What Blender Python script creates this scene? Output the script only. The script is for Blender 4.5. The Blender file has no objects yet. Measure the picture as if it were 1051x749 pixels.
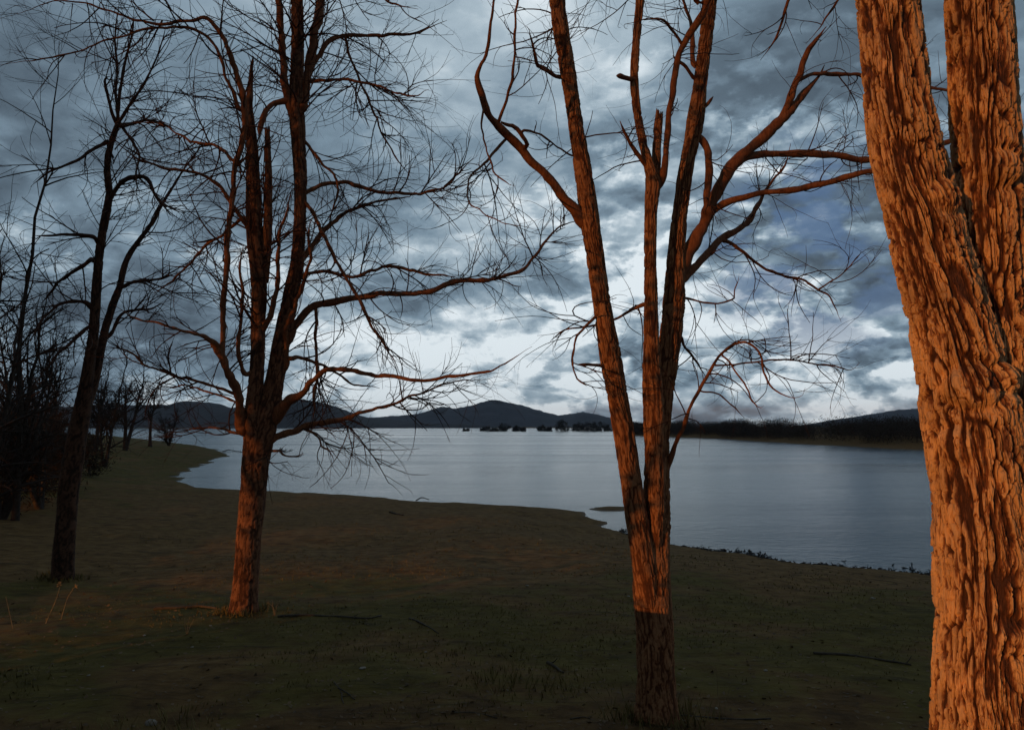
import bpy, math
import numpy as np

S = bpy.context.scene
COL = S.collection
R = math.radians

# ------------------------------------------------------------------ camera
EYE = 1.7
PITCH = 4.57
W0, H0, LENS = 1051.0, 749.0, 27.0
FPX = W0 * LENS / 36.0
cd = bpy.data.cameras.new("camera")
cd.lens = LENS
cd.sensor_width = 36.0
cd.clip_start = 0.05
cd.clip_end = 30000
cam = bpy.data.objects.new("camera", cd)
cam.location = (0, 0, EYE)
cam.rotation_euler = (R(90 + PITCH), 0, 0)
COL.objects.link(cam)
S.camera = cam

# ------------------------------------------------------------------ sky and sun
SUN_EL, SUN_AZ = 4.0, 226.0          # azimuth from +Y clockwise: low behind the viewer's left shoulder
sunv = np.array([math.sin(R(SUN_AZ)) * math.cos(R(SUN_EL)), math.cos(R(SUN_AZ)) * math.cos(R(SUN_EL)), math.sin(R(SUN_EL))])
SUN_STRENGTH = 5.0
SUN_COLOR = (1.0, 0.41, 0.115)
SKY_STRENGTH = 0.125
EXPOSURE = 0.40

vs = S.view_settings
vs.view_transform = 'Standard'
vs.look = 'None'
vs.exposure = EXPOSURE
vs.gamma = 1.0
vs.use_curve_mapping = False


class NT:
    """small helper round a node tree"""
    def __init__(self, tree):
        self.t = tree
        self.n = tree.nodes
        self.l = tree.links

    def node(self, kind, **kw):
        n = self.n.new(kind)
        for k, v in kw.items():
            setattr(n, k, v)
        return n

    def link(self, a, b):
        self.l.new(a, b)

    def put(self, sock, v):
        if hasattr(v, 'is_linked') or isinstance(v, bpy.types.NodeSocket):
            self.l.new(v, sock)
        else:
            sock.default_value = v

    def math(self, op, a, b=0.0, clamp=False):
        n = self.node('ShaderNodeMath', operation=op, use_clamp=clamp)
        self.put(n.inputs[0], a)
        self.put(n.inputs[1], b)
        return n.outputs[0]

    def vmath(self, op, a, b=(0, 0, 0)):
        n = self.node('ShaderNodeVectorMath', operation=op)
        self.put(n.inputs[0], a)
        self.put(n.inputs[1], b)
        return n.outputs[1] if op in ('DOT_PRODUCT', 'LENGTH') else n.outputs[0]

    def noise(self, vec, scale, detail=4, rough=0.5, dist=0.0, lac=2.0):
        n = self.node('ShaderNodeTexNoise')
        self.put(n.inputs['Vector'], vec)
        n.inputs['Scale'].default_value = scale
        n.inputs['Detail'].default_value = detail
        n.inputs['Roughness'].default_value = rough
        n.inputs['Lacunarity'].default_value = lac
        n.inputs['Distortion'].default_value = dist
        return n.outputs[0]

    def ramp(self, fac, stops, interp='LINEAR'):
        n = self.node('ShaderNodeValToRGB')
        n.color_ramp.interpolation = interp
        els = n.color_ramp.elements
        while len(els) < len(stops):
            els.new(0.5)
        for e, (p, c) in zip(els, stops):
            e.position = p
            e.color = (c[0], c[1], c[2], 1) if hasattr(c, '__len__') else (c, c, c, 1)
        self.put(n.inputs[0], fac)
        return n.outputs[0]

    def remap(self, v, a, b, c, d, smooth=False):
        n = self.node('ShaderNodeMapRange')
        if smooth:
            n.interpolation_type = 'SMOOTHSTEP'
        self.put(n.inputs[0], v)
        for i, x in enumerate((a, b, c, d)):
            n.inputs[i + 1].default_value = x
        return n.outputs[0]

    def mix(self, fac, a, b, blend='MIX'):
        n = self.node('ShaderNodeMix', data_type='RGBA', blend_type=blend)
        self.put(n.inputs[0], fac)
        for s, v in ((n.inputs[6], a), (n.inputs[7], b)):
            if isinstance(v, tuple):
                s.default_value = (v[0], v[1], v[2], 1)
            else:
                self.l.new(v, s)
        return n.outputs[2]


world = bpy.data.worlds.new("World")
S.world = world
world.use_nodes = True
world.node_tree.nodes.clear()
w = NT(world.node_tree)
tc = w.node('ShaderNodeTexCoord')
D = tc.outputs['Generated']
sep = w.node('ShaderNodeSeparateXYZ')
w.link(D, sep.inputs[0])
dz = sep.outputs[2]
sky = w.node('ShaderNodeTexSky', sky_type='NISHITA')
sky.sun_disc = False
sky.sun_elevation = R(SUN_EL)
sky.sun_rotation = R(SUN_AZ)
sky.air_density = 1.3
sky.dust_density = 0.6
# plane of cloud: direction divided by its height
den = w.math('ADD', w.math('MAXIMUM', dz, 0.0), 0.14)
comb = w.node('ShaderNodeCombineXYZ')
w.link(w.math('DIVIDE', sep.outputs[0], den), comb.inputs[0])
w.link(w.math('DIVIDE', sep.outputs[1], den), comb.inputs[1])
PL = w.vmath('ADD', comb.outputs[0], (3.1, 1.7, 0.4))
n_big = w.noise(PL, 0.55, 3, 0.5, 0.2)
n_mid = w.noise(PL, 1.05, 8, 0.50, 0.25)
# billowing heaps low over the horizon: noise on the direction itself
DS = w.vmath('MULTIPLY', D, (6.5, 6.5, 10.0))
n_cum = w.noise(DS, 1.0, 9, 0.55, 0.25)
low = w.remap(dz, 0.10, 0.55, 1.0, 0.0, True)
n_all = w.mix(w.math('MULTIPLY', low, 0.8), n_mid, n_cum)


def lobe(v, p0, p1):
    v = np.array(v, float)
    v /= np.linalg.norm(v)
    d = w.vmath('DOT_PRODUCT', D, tuple(v))
    return w.remap(d, math.cos(R(p0)), math.cos(R(p1)), 0.0, 1.0, True)


def pixdir(x, y):
    c, s = math.cos(R(PITCH)), math.sin(R(PITCH))
    a, b = (x - W0 / 2) / FPX, (H0 / 2 - y) / FPX
    return (a, c - s * b, s + c * b)


def wsum(*terms):
    o = terms[0]
    for t in terms[1:]:
        o = w.math('ADD', o, t)
    return o


n_puff = w.noise(w.vmath('MULTIPLY', D, (15.0, 15.0, 30.0)), 1.0, 8, 0.6, 0.5)
def heap(scale, seed, detail=8):
    """heaped cloud: crisp-edged, its tops brighter than its undersides"""
    v = w.vmath('ADD', w.vmath('MULTIPLY', D, scale), seed)
    a = w.noise(v, 1.0, detail, 0.56, 0.1)
    b = w.noise(w.vmath('ADD', v, (0.0, 0.0, 0.30)), 1.0, 4, 0.5, 0.1)
    mask = w.remap(a, 0.46, 0.55, 0.0, 1.0, True)
    relief = w.math('MULTIPLY', w.math('SUBTRACT', a, b), 3.2)
    return w.math('ADD', w.math('MULTIPLY', w.math('SUBTRACT', mask, 0.5), 0.42), w.math('MULTIPLY', relief, w.math('ADD', w.math('MULTIPLY', mask, 0.8), 0.2)))


puff = w.math('ADD', w.math('MULTIPLY', heap((9, 9, 19), (3.3, 1, 2)), 0.75), w.math('MULTIPLY', heap((21, 21, 38), (7, 5, 1)), 0.35))
lum = wsum(w.remap(n_all, 0.36, 0.64, -0.42, 0.42),
           w.remap(n_big, 0.3, 0.7, -0.18, 0.18),
           w.math('MULTIPLY', w.remap(n_puff, 0.3, 0.7, -0.34, 0.34), w.remap(dz, 0.03, 0.36, 1.0, 0.10)),
           w.math('MULTIPLY', puff, w.math('ADD', w.math('MULTIPLY', lobe(pixdir(800, 320), 24, 7), 0.6), w.remap(dz, 0.05, 0.50, 0.50, 0.12, True))),
           w.math('MULTIPLY', lobe(pixdir(420, 300), 38, 2), 0.15),
           w.math('MULTIPLY', lobe(pixdir(760, 340), 24, 2), 0.17),
           w.math('MULTIPLY', lobe(pixdir(30, 60), 28, 2), -0.20),
           w.math('MULTIPLY', lobe(pixdir(900, 40), 24, 2), -0.14),
           w.math('MULTIPLY', lobe((0.0, -1.0, 0.25), 100, 35), -0.55),
           w.remap(dz, 0.0, 0.10, 0.10, 0.0, True))
lum = w.math('ADD', w.math('MULTIPLY', lum, 0.88), 0.475)
cloud = w.ramp(lum, [(0.0, (0.38, 0.53, 0.70)), (0.25, (0.66, 0.94, 1.22)), (0.5, (1.20, 1.70, 2.15)),
                     (0.75, (2.40, 3.00, 3.45)), (1.0, (4.7, 5.2, 5.5))])
# gaps of clear sky, mostly to the right
gap = w.math('MULTIPLY', lobe(pixdir(838, 256), 9.5, 2.5), w.remap(w.noise(w.vmath('MULTIPLY', D, (12, 12, 26)), 1.0, 5, 0.55, 0.2), 0.43, 0.57, 0.0, 0.80, True))
blue = w.mix(0.92, sky.outputs[0], (0.44, 0.86, 1.75))
skycol = w.mix(gap, cloud, blue)
bg = w.node('ShaderNodeBackground')
w.link(skycol, bg.inputs[0])
bg.inputs[1].default_value = SKY_STRENGTH
wo = w.node('ShaderNodeOutputWorld')
w.link(bg.outputs[0], wo.inputs[0])

sl = bpy.data.lights.new("sun", 'SUN')
sl.energy = SUN_STRENGTH
sl.angle = R(0.5)
sl.color = SUN_COLOR
so = bpy.data.objects.new("sun", sl)
so.rotation_euler = (R(90 - SUN_EL), 0, R(180 - SUN_AZ))
so.location = tuple(sunv * 60)
COL.objects.link(so)


# ------------------------------------------------------------------ helpers
def P(x, y, d):
    """the point of the place seen at photo position x, y when it stands d metres ahead"""
    v = pixdir(x, y)
    k = d / v[1]
    return np.array([v[0] * k, d, EYE + v[2] * k])


def hash3(ix, iy, iz, seed):
    h = (ix.astype(np.uint64) * np.uint64(73856093)) ^ (iy.astype(np.uint64) * np.uint64(19349663)) ^ (iz.astype(np.uint64) * np.uint64(83492791)) ^ np.uint64(seed * 2654435761 % (2 ** 32))
    h &= np.uint64(0xffffffff)
    h ^= h >> np.uint64(15)
    h = (h * np.uint64(2246822519)) & np.uint64(0xffffffff)
    h ^= h >> np.uint64(13)
    h = (h * np.uint64(3266489917)) & np.uint64(0xffffffff)
    h ^= h >> np.uint64(16)
    return h.astype(np.float64) / 4294967295.0


def vnoise(p, seed=0):
    p = np.asarray(p, float) + 1000.0
    i = np.floor(p).astype(np.int64)
    f = p - i
    f = f * f * f * (f * (f * 6 - 15) + 10)
    out = 0
    for a in (0, 1):
        wx = f[..., 0] if a else 1 - f[..., 0]
        for b in (0, 1):
            wy = f[..., 1] if b else 1 - f[..., 1]
            for c in (0, 1):
                wz = f[..., 2] if c else 1 - f[..., 2]
                out = out + wx * wy * wz * hash3(i[..., 0] + a, i[..., 1] + b, i[..., 2] + c, seed)
    return out


def fbm(p, octv=4, seed=0, gain=0.5):
    a, t, o = 1.0, 0.0, 0
    for k in range(octv):
        o = o + a * vnoise(p * (2.03 ** k), seed + k * 17)
        t += a
        a *= gain
    return o / t


def sstep(a, b, x):
    t = np.clip((x - a) / (b - a), 0, 1)
    return t * t * (3 - 2 * t)


def mesh_obj(name, verts, faces, mat, parent=None, smooth=True, attr=None):
    """faces: list of int arrays (n,3) or (n,4)"""
    me = bpy.data.meshes.new(name)
    verts = np.asarray(verts, np.float32).reshape(-1, 3)
    fs = [np.asarray(f, np.int32) for f in faces if len(f)]
    loops = np.concatenate([f.ravel() for f in fs])
    cnt = np.concatenate([np.full(len(f), f.shape[1], np.int32) for f in fs])
    start = np.concatenate([[0], np.cumsum(cnt)[:-1]]).astype(np.int32)
    me.vertices.add(len(verts))
    me.vertices.foreach_set('co', verts.ravel())
    me.loops.add(len(loops))
    me.loops.foreach_set('vertex_index', loops)
    me.polygons.add(len(cnt))
    me.polygons.foreach_set('loop_start', start)
    me.polygons.foreach_set('loop_total', cnt)
    me.update(calc_edges=True)
    me.polygons.foreach_set('use_smooth', np.full(len(cnt), smooth))
    if attr is not None:
        a = me.attributes.new('crest', 'FLOAT', 'POINT')
        a.data.foreach_set('value', np.asarray(attr, np.float32))
    me.validate()
    me.materials.append(mat)
    o = bpy.data.objects.new(name, me)
    COL.objects.link(o)
    if parent is not None:
        o.parent = parent
        o.matrix_parent_inverse = parent.matrix_basis.inverted()
    return o


def thing(name, label, cat, loc=(0, 0, 0), group=None):
    o = bpy.data.objects.new(name, None)
    o.empty_display_size = 0.2
    o.location = tuple(float(v) for v in loc)
    COL.objects.link(o)
    tag(o, label, cat, group)
    return o


def tag(o, label=None, cat=None, group=None, kind=None):
    if label:
        o['label'] = label
    if cat:
        o['category'] = cat
    if group:
        o['group'] = group
    if kind:
        o['kind'] = kind
    return o


def catmull(pts, n):
    """resample a polyline (rows of any width) smoothly to n rows, even in length"""
    p = np.asarray(pts, float)
    if len(p) == 2:
        t = np.linspace(0, 1, n)[:, None]
        return p[0] * (1 - t) + p[1] * t
    q = np.vstack([2 * p[0] - p[1], p, 2 * p[-1] - p[-2]])
    out = []
    for i in range(len(p) - 1):
        a, b, c, d = q[i:i + 4]
        t = np.linspace(0, 1, 24, endpoint=False)[:, None]
        out.append(0.5 * (2 * b + (c - a) * t + (2 * a - 5 * b + 4 * c - d) * t ** 2 + (3 * b - a - 3 * c + d) * t ** 3))
    out = np.vstack(out + [p[-1:]])
    s = np.concatenate([[0], np.cumsum(np.linalg.norm(np.diff(out[:, :3], axis=0), axis=1))])
    u = np.linspace(0, s[-1], n)
    return np.stack([np.interp(u, s, out[:, k]) for k in range(out.shape[1])], 1)


class Tubes:
    """batches of round-section tubes collected into one mesh"""
    def __init__(self):
        self.v, self.q, self.t, self.n = [], [], [], 0

    def batch(self, pts, rad, sides):
        """pts (N,K,3), rad (N,K)"""
        pts = np.asarray(pts, float)
        rad = np.asarray(rad, float)
        if pts.ndim == 2:
            pts, rad = pts[None], rad[None]
        N, K, _ = pts.shape
        T = np.gradient(pts, axis=1)
        T /= np.linalg.norm(T, axis=2, keepdims=True) + 1e-9
        m = T.mean(axis=1)
        ax = np.argmin(np.abs(m), axis=1)
        ref = np.eye(3)[ax][:, None, :]
        n = np.cross(T, np.broadcast_to(ref, T.shape))
        n /= np.linalg.norm(n, axis=2, keepdims=True) + 1e-9
        b = np.cross(T, n)
        th = np.linspace(0, 2 * np.pi, sides, endpoint=False)
        ring = pts[:, :, None, :] + rad[:, :, None, None] * (np.cos(th)[None, None, :, None] * n[:, :, None, :] + np.sin(th)[None, None, :, None] * b[:, :, None, :])
        base = self.n + np.arange(N)[:, None, None] * K * sides
        k = np.arange(K - 1)[None, :, None] * sides
        j = np.arange(sides)[None, None, :]
        j2 = (j + 1) % sides
        a0 = base + k
        self.q.append(np.stack(np.broadcast_arrays(a0 + j, a0 + j2, a0 + sides + j2, a0 + sides + j), -1).reshape(-1, 4))
        self.v.append(ring.reshape(-1, 3))
        self.n += N * K * sides
        # close the far end
        e = self.n - 0
        last = (base[:, 0, 0] + (K - 1) * sides)[:, None]
        if sides == 3:
            self.t.append(last + np.arange(3)[None])
        elif sides == 4:
            self.q.append(last + np.arange(4)[None])
        else:
            c0 = self.n
            self.v.append(pts[:, -1])
            self.n += N
            jj = np.arange(sides)
            self.t.append(np.stack(np.broadcast_arrays(last + jj[None], last + ((jj + 1) % sides)[None], (c0 + np.arange(N))[:, None]), -1).reshape(-1, 3))

    def build(self, name, mat, parent=None):
        return mesh_obj(name, np.vstack(self.v), [np.vstack(self.q), np.vstack(self.t) if self.t else []], mat, parent)


def wobble(pts, amp, freq, seed):
    """small natural kinks along a centre line"""
    p = np.array(pts, float)
    s = np.concatenate([[0], np.cumsum(np.linalg.norm(np.diff(p[:, :3], axis=0), axis=1))])
    for k in range(3):
        q = np.stack([s * freq, np.full_like(s, k * 7.3), np.full_like(s, seed * 3.1)], 1)
        p[:, k] += (fbm(q, 3, seed) - 0.5) * 2 * amp * sstep(0, 0.3, s)
    return p


def bark_tube(path, na, nl, amp, kx, ky, seed, knots=(), flare=0.0, twist=0.15, cap=True, jag=0.0, slim=0.95):
    """furrowed trunk surface round a path of rows (x,y,z,radius); returns verts, faces, crest"""
    c = catmull(path, nl)
    pts, rad = c[:, :3], c[:, 3] * slim
    T = np.gradient(pts, axis=0)
    T /= np.linalg.norm(T, axis=1, keepdims=True)
    N = np.zeros_like(T)
    n = np.cross(T[0], [0, 1, 0.01])
    n /= np.linalg.norm(n)
    for i in range(nl):
        n = n - T[i] * np.dot(n, T[i])
        n /= np.linalg.norm(n)
        N[i] = n
    B = np.cross(T, N)
    th = np.linspace(0, 2 * np.pi, na, endpoint=False)
    s = np.concatenate([[0], np.cumsum(np.linalg.norm(np.diff(pts, axis=0), axis=1))])
    TH, SS = np.meshgrid(th, s)
    RR = np.repeat(rad[:, None], na, 1)
    ang = TH + twist * SS
    q = np.stack([np.cos(ang) * RR * kx, np.sin(ang) * RR * kx, SS * ky], -1)
    wq = np.stack([np.cos(TH) * RR * 7, np.sin(TH) * RR * 7, SS * 4.5], -1)
    warp = (fbm(wq, 3, seed + 3) - 0.5) * 1.9
    warp2 = (fbm(wq * 1.7 + 9, 2, seed + 5) - 0.5) * 1.2
    fine = np.stack([np.cos(ang) * RR * 190, np.sin(ang) * RR * 190, SS * 30], -1)
    jit = (fbm(fine * 0.35, 2, seed + 12) - 0.5) * 0.55
    q2 = q + np.stack([warp + jit, warp2 - jit, warp * 0.9], -1)
    f1 = np.abs(vnoise(q2, seed) - 0.5) * 2
    f2 = np.abs(vnoise(q2 * np.array([2.3, 2.3, 2.6]) + 5, seed + 1) - 0.5) * 2
    f3 = fbm(fine, 3, seed + 2, 0.6)
    f4 = np.abs(vnoise(fine * np.array([0.42, 0.42, 0.8]) + 7, seed + 6) - 0.5) * 2
    plates = sstep(0.0, 0.36, f1)
    crest = plates * (0.55 + 0.45 * sstep(0.0, 0.28, f2))
    lev = 0.6 * vnoise(q2 * np.array([1.1, 1.1, 1.6]) + 31, seed + 9) + 0.4 * vnoise(q2 * 0.6 + 31, seed + 10)
    h = amp * (crest * (0.75 + 0.9 * lev) + 0.26 * (f3 - 0.5) - 0.38 * (1 - sstep(0.0, 0.2, f4)) * crest - 1.05)
    big = (fbm(np.stack([np.cos(TH) * 1.3, np.sin(TH) * 1.3, SS * 1.6 + seed], -1), 3, seed + 7) - 0.5) * 0.22 * RR
    h = h + big
    for (ks, ka, ksz, kh) in knots:
        da = np.abs((TH - ka + np.pi) % (2 * np.pi) - np.pi) * RR
        dd = np.sqrt((da / 1.2) ** 2 + (SS - ks) ** 2) / ksz
        h += kh * np.exp(-dd ** 2) - 0.75 * kh * np.exp(-((dd - 1.15) / 0.25) ** 2)
        h += amp * 0.9 * np.exp(-(dd / 1.6) ** 2) * (fbm(wq * 5 + 3, 3, seed + 20) - 0.5)
    if flare:
        h += flare * RR * np.exp(-SS / 0.22) * (0.7 + 0.6 * vnoise(np.stack([np.cos(TH) * 1.6, np.sin(TH) * 1.6, SS * 0 + 2], -1), seed + 8))
    if jag:
        e = sstep(s[-1] - jag, s[-1], SS)
        pr = pts[:, None, :] * np.ones((1, na, 1))
        lift = (vnoise(np.stack([np.cos(TH) * 2.5, np.sin(TH) * 2.5, TH * 0], -1), seed + 40) - 0.6) * jag * 1.6 * e
    else:
        lift = 0 * TH
    rr = np.maximum(RR + h, RR * 0.25)
    V = pts[:, None, :] + rr[..., None] * (np.cos(TH)[..., None] * N[:, None, :] + np.sin(TH)[..., None] * B[:, None, :]) + lift[..., None] * T[:, None, :]
    i = np.arange(nl - 1)[:, None] * na
    j = np.arange(na)[None]
    j2 = (j + 1) % na
    F = np.stack(np.broadcast_arrays(i + j, i + j2, i + na + j2, i + na + j), -1).reshape(-1, 4)
    V = V.reshape(-1, 3)
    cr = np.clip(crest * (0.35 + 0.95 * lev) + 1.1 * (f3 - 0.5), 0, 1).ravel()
    tri = np.zeros((0, 3), int)
    if cap:
        V = np.vstack([V, pts[-1] + T[-1] * rad[-1] * (-0.8 if jag else 0.3)])
        cr = np.append(cr, 0.6)
        j = np.arange(na)
        tri = np.stack([(nl - 1) * na + j, (nl - 1) * na + (j + 1) % na, np.full(na, len(V) - 1)], 1)
    return V, F, tri, cr


class Bark:
    def __init__(self):
        self.v, self.q, self.t, self.c, self.n, self.rows = [], [], [], [], 0, []

    def add(self, *a, **k):
        V, F, t, c = bark_tube(*a, **k)
        self.rows.append(catmull(a[0], 260))
        self.v.append(V)
        self.q.append(F + self.n)
        self.t.append(t + self.n)
        self.c.append(c)
        self.n += len(V)

    def build(self, name, mat, parent=None):
        return mesh_obj(name, np.vstack(self.v), [np.vstack(self.q), np.vstack(self.t)], mat, parent, True, np.concatenate(self.c))


# ------------------------------------------------------------------ materials
def new_mat(name):
    m = bpy.data.materials.new(name)
    m.use_nodes = True
    m.node_tree.nodes.clear()
    t = NT(m.node_tree)
    b = t.node('ShaderNodeBsdfPrincipled')
    o = t.node('ShaderNodeOutputMaterial')
    t.link(b.outputs[0], o.inputs[0])
    b.inputs['Specular IOR Level'].default_value = 0.2
    b.inputs['Roughness'].default_value = 0.9
    return m, t, b


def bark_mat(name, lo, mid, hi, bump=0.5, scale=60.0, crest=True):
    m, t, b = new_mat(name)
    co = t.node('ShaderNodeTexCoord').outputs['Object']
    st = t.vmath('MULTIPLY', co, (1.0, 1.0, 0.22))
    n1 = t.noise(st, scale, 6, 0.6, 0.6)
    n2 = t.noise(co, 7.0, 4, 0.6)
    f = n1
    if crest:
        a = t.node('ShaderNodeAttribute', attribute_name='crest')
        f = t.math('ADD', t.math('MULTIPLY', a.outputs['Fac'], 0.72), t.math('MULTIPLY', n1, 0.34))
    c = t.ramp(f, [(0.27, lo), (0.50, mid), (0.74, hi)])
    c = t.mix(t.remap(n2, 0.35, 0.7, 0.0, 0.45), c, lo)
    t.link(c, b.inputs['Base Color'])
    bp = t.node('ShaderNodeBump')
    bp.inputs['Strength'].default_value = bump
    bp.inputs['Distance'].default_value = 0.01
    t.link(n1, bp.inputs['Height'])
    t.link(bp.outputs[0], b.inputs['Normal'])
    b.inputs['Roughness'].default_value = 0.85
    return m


def plain_mat(name, a, c, scale=8.0, rough=0.9, bump=0.0, spec=0.2):
    m, t, b = new_mat(name)
    co = t.node('ShaderNodeTexCoord').outputs['Object']
    n = t.noise(co, scale, 5, 0.6)
    t.link(t.ramp(n, [(0.3, a), (0.7, c)]), b.inputs['Base Color'])
    b.inputs['Roughness'].default_value = rough
    b.inputs['Specular IOR Level'].default_value = spec
    if bump:
        bp = t.node('ShaderNodeBump')
        bp.inputs['Strength'].default_value = bump
        bp.inputs['Distance'].default_value = 0.02
        t.link(n, bp.inputs['Height'])
        t.link(bp.outputs[0], b.inputs['Normal'])
    return m


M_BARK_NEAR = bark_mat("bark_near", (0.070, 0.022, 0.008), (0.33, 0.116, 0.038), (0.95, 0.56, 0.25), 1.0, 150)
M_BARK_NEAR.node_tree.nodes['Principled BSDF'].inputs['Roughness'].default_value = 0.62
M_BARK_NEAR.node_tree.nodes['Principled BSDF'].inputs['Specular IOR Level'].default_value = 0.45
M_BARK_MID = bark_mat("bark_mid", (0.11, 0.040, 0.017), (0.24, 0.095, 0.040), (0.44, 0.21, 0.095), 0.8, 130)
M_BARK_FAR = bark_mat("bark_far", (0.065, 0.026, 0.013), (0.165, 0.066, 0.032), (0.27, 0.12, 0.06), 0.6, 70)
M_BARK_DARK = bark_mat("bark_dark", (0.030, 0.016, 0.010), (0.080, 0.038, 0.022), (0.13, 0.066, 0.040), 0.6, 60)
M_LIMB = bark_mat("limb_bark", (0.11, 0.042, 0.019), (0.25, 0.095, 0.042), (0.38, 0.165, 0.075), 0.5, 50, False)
M_TWIG = plain_mat("twig_bark", (0.040, 0.020, 0.013), (0.10, 0.044, 0.026), 6.0)
M_TWIG_FAR = plain_mat("far_twigs", (0.026, 0.018, 0.014), (0.060, 0.042, 0.032), 2.0)
M_EVERGREEN = plain_mat("evergreen_leaf", (0.020, 0.030, 0.010), (0.050, 0.062, 0.022), 3.0)
M_STALK = plain_mat("dry_stalk", (0.20, 0.14, 0.07), (0.34, 0.25, 0.13), 20.0)
M_STICK = plain_mat("dead_stick", (0.05, 0.04, 0.03), (0.12, 0.09, 0.06), 15.0, 0.9, 0.3)
M_STONE = plain_mat("stone", (0.16, 0.13, 0.10), (0.32, 0.27, 0.21), 12.0, 0.9, 0.5)
M_PALE = plain_mat("pale_flake", (0.20, 0.17, 0.13), (0.38, 0.33, 0.27), 30.0)
M_GRASS = plain_mat("grass_blade", (0.100, 0.080, 0.022), (0.230, 0.165, 0.058), 1.5)

# ------------------------------------------------------------------ ground
WATER = -2.3
HCAM = EYE - WATER


def atwater(x, y, z=WATER):
    v = pixdir(x, y)
    k = (z - EYE) / v[2]
    return (v[0] * k, v[1] * k)


near_px = [(1010, 600), (950, 590), (915, 586), (880, 583), (830, 579), (790, 575), (768, 569), (735, 567), (705, 562), (680, 558),
           (655, 552), (636, 546), (622, 540), (628, 536), (606, 529), (588, 524), (560, 522), (520, 520.5), (480, 518), (440, 516.5), (400, 513),
           (350, 509), (330, 507), (300, 507.5), (262, 506), (235, 505), (205, 503), (188, 498), (177, 491), (184, 485), (204, 477), (222, 471),
           (236, 467), (220, 461.5), (200, 457.5), (180, 454.5), (150, 453), (100, 452), (40, 450.5), (-120, 449)]
near_poly = [(60, 14), (30, 15.5)] + [atwater(*p) for p in near_px] + [(-420, 300), (-3500, 200), (-3500, -3000), (1800, -3000), (1800, -60), (200, 2)]
spit_poly = [atwater(*p) for p in [(603, 522.5), (612, 520.6), (626, 519.6), (645, 520.2), (650, 522), (640, 524.2), (620, 524.4)]]
far_px = [(640, 446.0), (655, 447.0), (700, 448.8), (735, 449.8), (770, 452.4), (800, 454.0), (830, 456.2), (870, 457.8), (905, 460), (940, 461.5), (1000, 464), (1100, 467), (1300, 474)]
far_poly = [atwater(*p) for p in far_px] + [(400, 60), (4200, 0), (4200, 4200), (900, 2600), (330, 1500), (150, 700), (90, 430)]


def poly_sd(x, y, poly):
    """signed distance: positive inside"""
    p = np.asarray(poly, float)
    q = np.roll(p, -1, 0)
    d = np.full(x.shape, 1e18)
    ins = np.zeros(x.shape, bool)
    for (ax, ay), (bx, by) in zip(p, q):
        ex, ey = bx - ax, by - ay
        t = np.clip(((x - ax) * ex + (y - ay) * ey) / (ex * ex + ey * ey + 1e-12), 0, 1)
        d = np.minimum(d, (x - ax - t * ex) ** 2 + (y - ay - t * ey) ** 2)
        c = ((ay > y) != (by > y))
        with np.errstate(divide='ignore', invalid='ignore'):
            xi = ax + (y - ay) * ex / (ey if ey else 1e-12)
        ins ^= c & (x < xi)
    return np.where(ins, 1, -1) * np.sqrt(d)


def ground_z(x, y):
    x = np.asarray(x, float)
    y = np.asarray(y, float)
    r = np.hypot(x, np.maximum(y, 0))
    z3 = np.zeros_like(x)
    edge = (fbm(np.stack([x * 0.55, y * 0.55, z3], -1), 4, 5) - 0.5) * np.clip(r * 0.035, 0.25, 3.0)
    s1 = poly_sd(x, y, near_poly) + edge
    s2 = poly_sd(x, y, spit_poly) + edge * 0.4
    s3 = poly_sd(x, y, far_poly) + edge
    q = 0.45 + 1.85 * np.exp(-r / 14.0)
    q = q + 0.075 * np.clip(-x - 7 - 0.10 * np.maximum(y, 0), 0, 26)
    g1 = np.where(s1 > 0, 0.05 * (1 - np.exp(-s1 / 0.25)) + 0.125 * s1, 0.07 * s1)
    k = 0.22
    hh = np.clip(0.5 + 0.5 * (q - g1) / k, 0, 1)
    land1 = q * (1 - hh) + g1 * hh - k * hh * (1 - hh) * np.where(s1 > 0.8, 1, np.clip(s1, 0, 0.8) / 0.8)
    land2 = np.where(s2 > 0, np.minimum(0.14 * s2, 0.09), 0.05 * s2)
    land3 = np.where(s3 > 0, np.minimum(0.11 * s3, 1.8) + 0.004 * s3, 0.07 * s3)
    h = np.maximum(np.maximum(land1, land2), land3)
    h = np.maximum(h, -1.8)
    far = sstep(1500, 2100, np.hypot(x, y)) * 4.2
    h = np.maximum(h, -1.8 + far)
    # lumps
    bump = (fbm(np.stack([x * 0.35, y * 0.35, z3 + 4], -1), 3, 11) - 0.5) * 0.16
    bump += (fbm(np.stack([x * 2.1, y * 2.1, z3 + 8], -1), 3, 13) - 0.5) * 0.07 * np.exp(-r / 40)
    bump += (fbm(np.stack([x * 7, y * 7, z3 + 2], -1), 2, 15) - 0.5) * 0.035 * np.exp(-r / 12)
    s = np.maximum(s1, s3)
    h = h + bump * sstep(0.0, 3.0, s)
    return WATER + h


def ground_at(x, y):
    return float(ground_z(np.array([x]), np.array([y]))[0])


def ground_pix(px, py, far=400.0):
    """where the sight line through a photo position meets the ground"""
    v = np.array(pixdir(px, py))
    t = np.geomspace(1.2, far, 4000)
    x, y, z = v[0] * t, v[1] * t, EYE + v[2] * t
    g = ground_z(x, y)
    i = int(np.argmax(z < g))
    if i == 0:
        i = len(t) - 1
    return np.array([x[i], y[i], g[i]])


def wsum_(t, *terms):
    o = terms[0]
    for v in terms[1:]:
        o = t.math('ADD', o, v)
    return o


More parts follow.
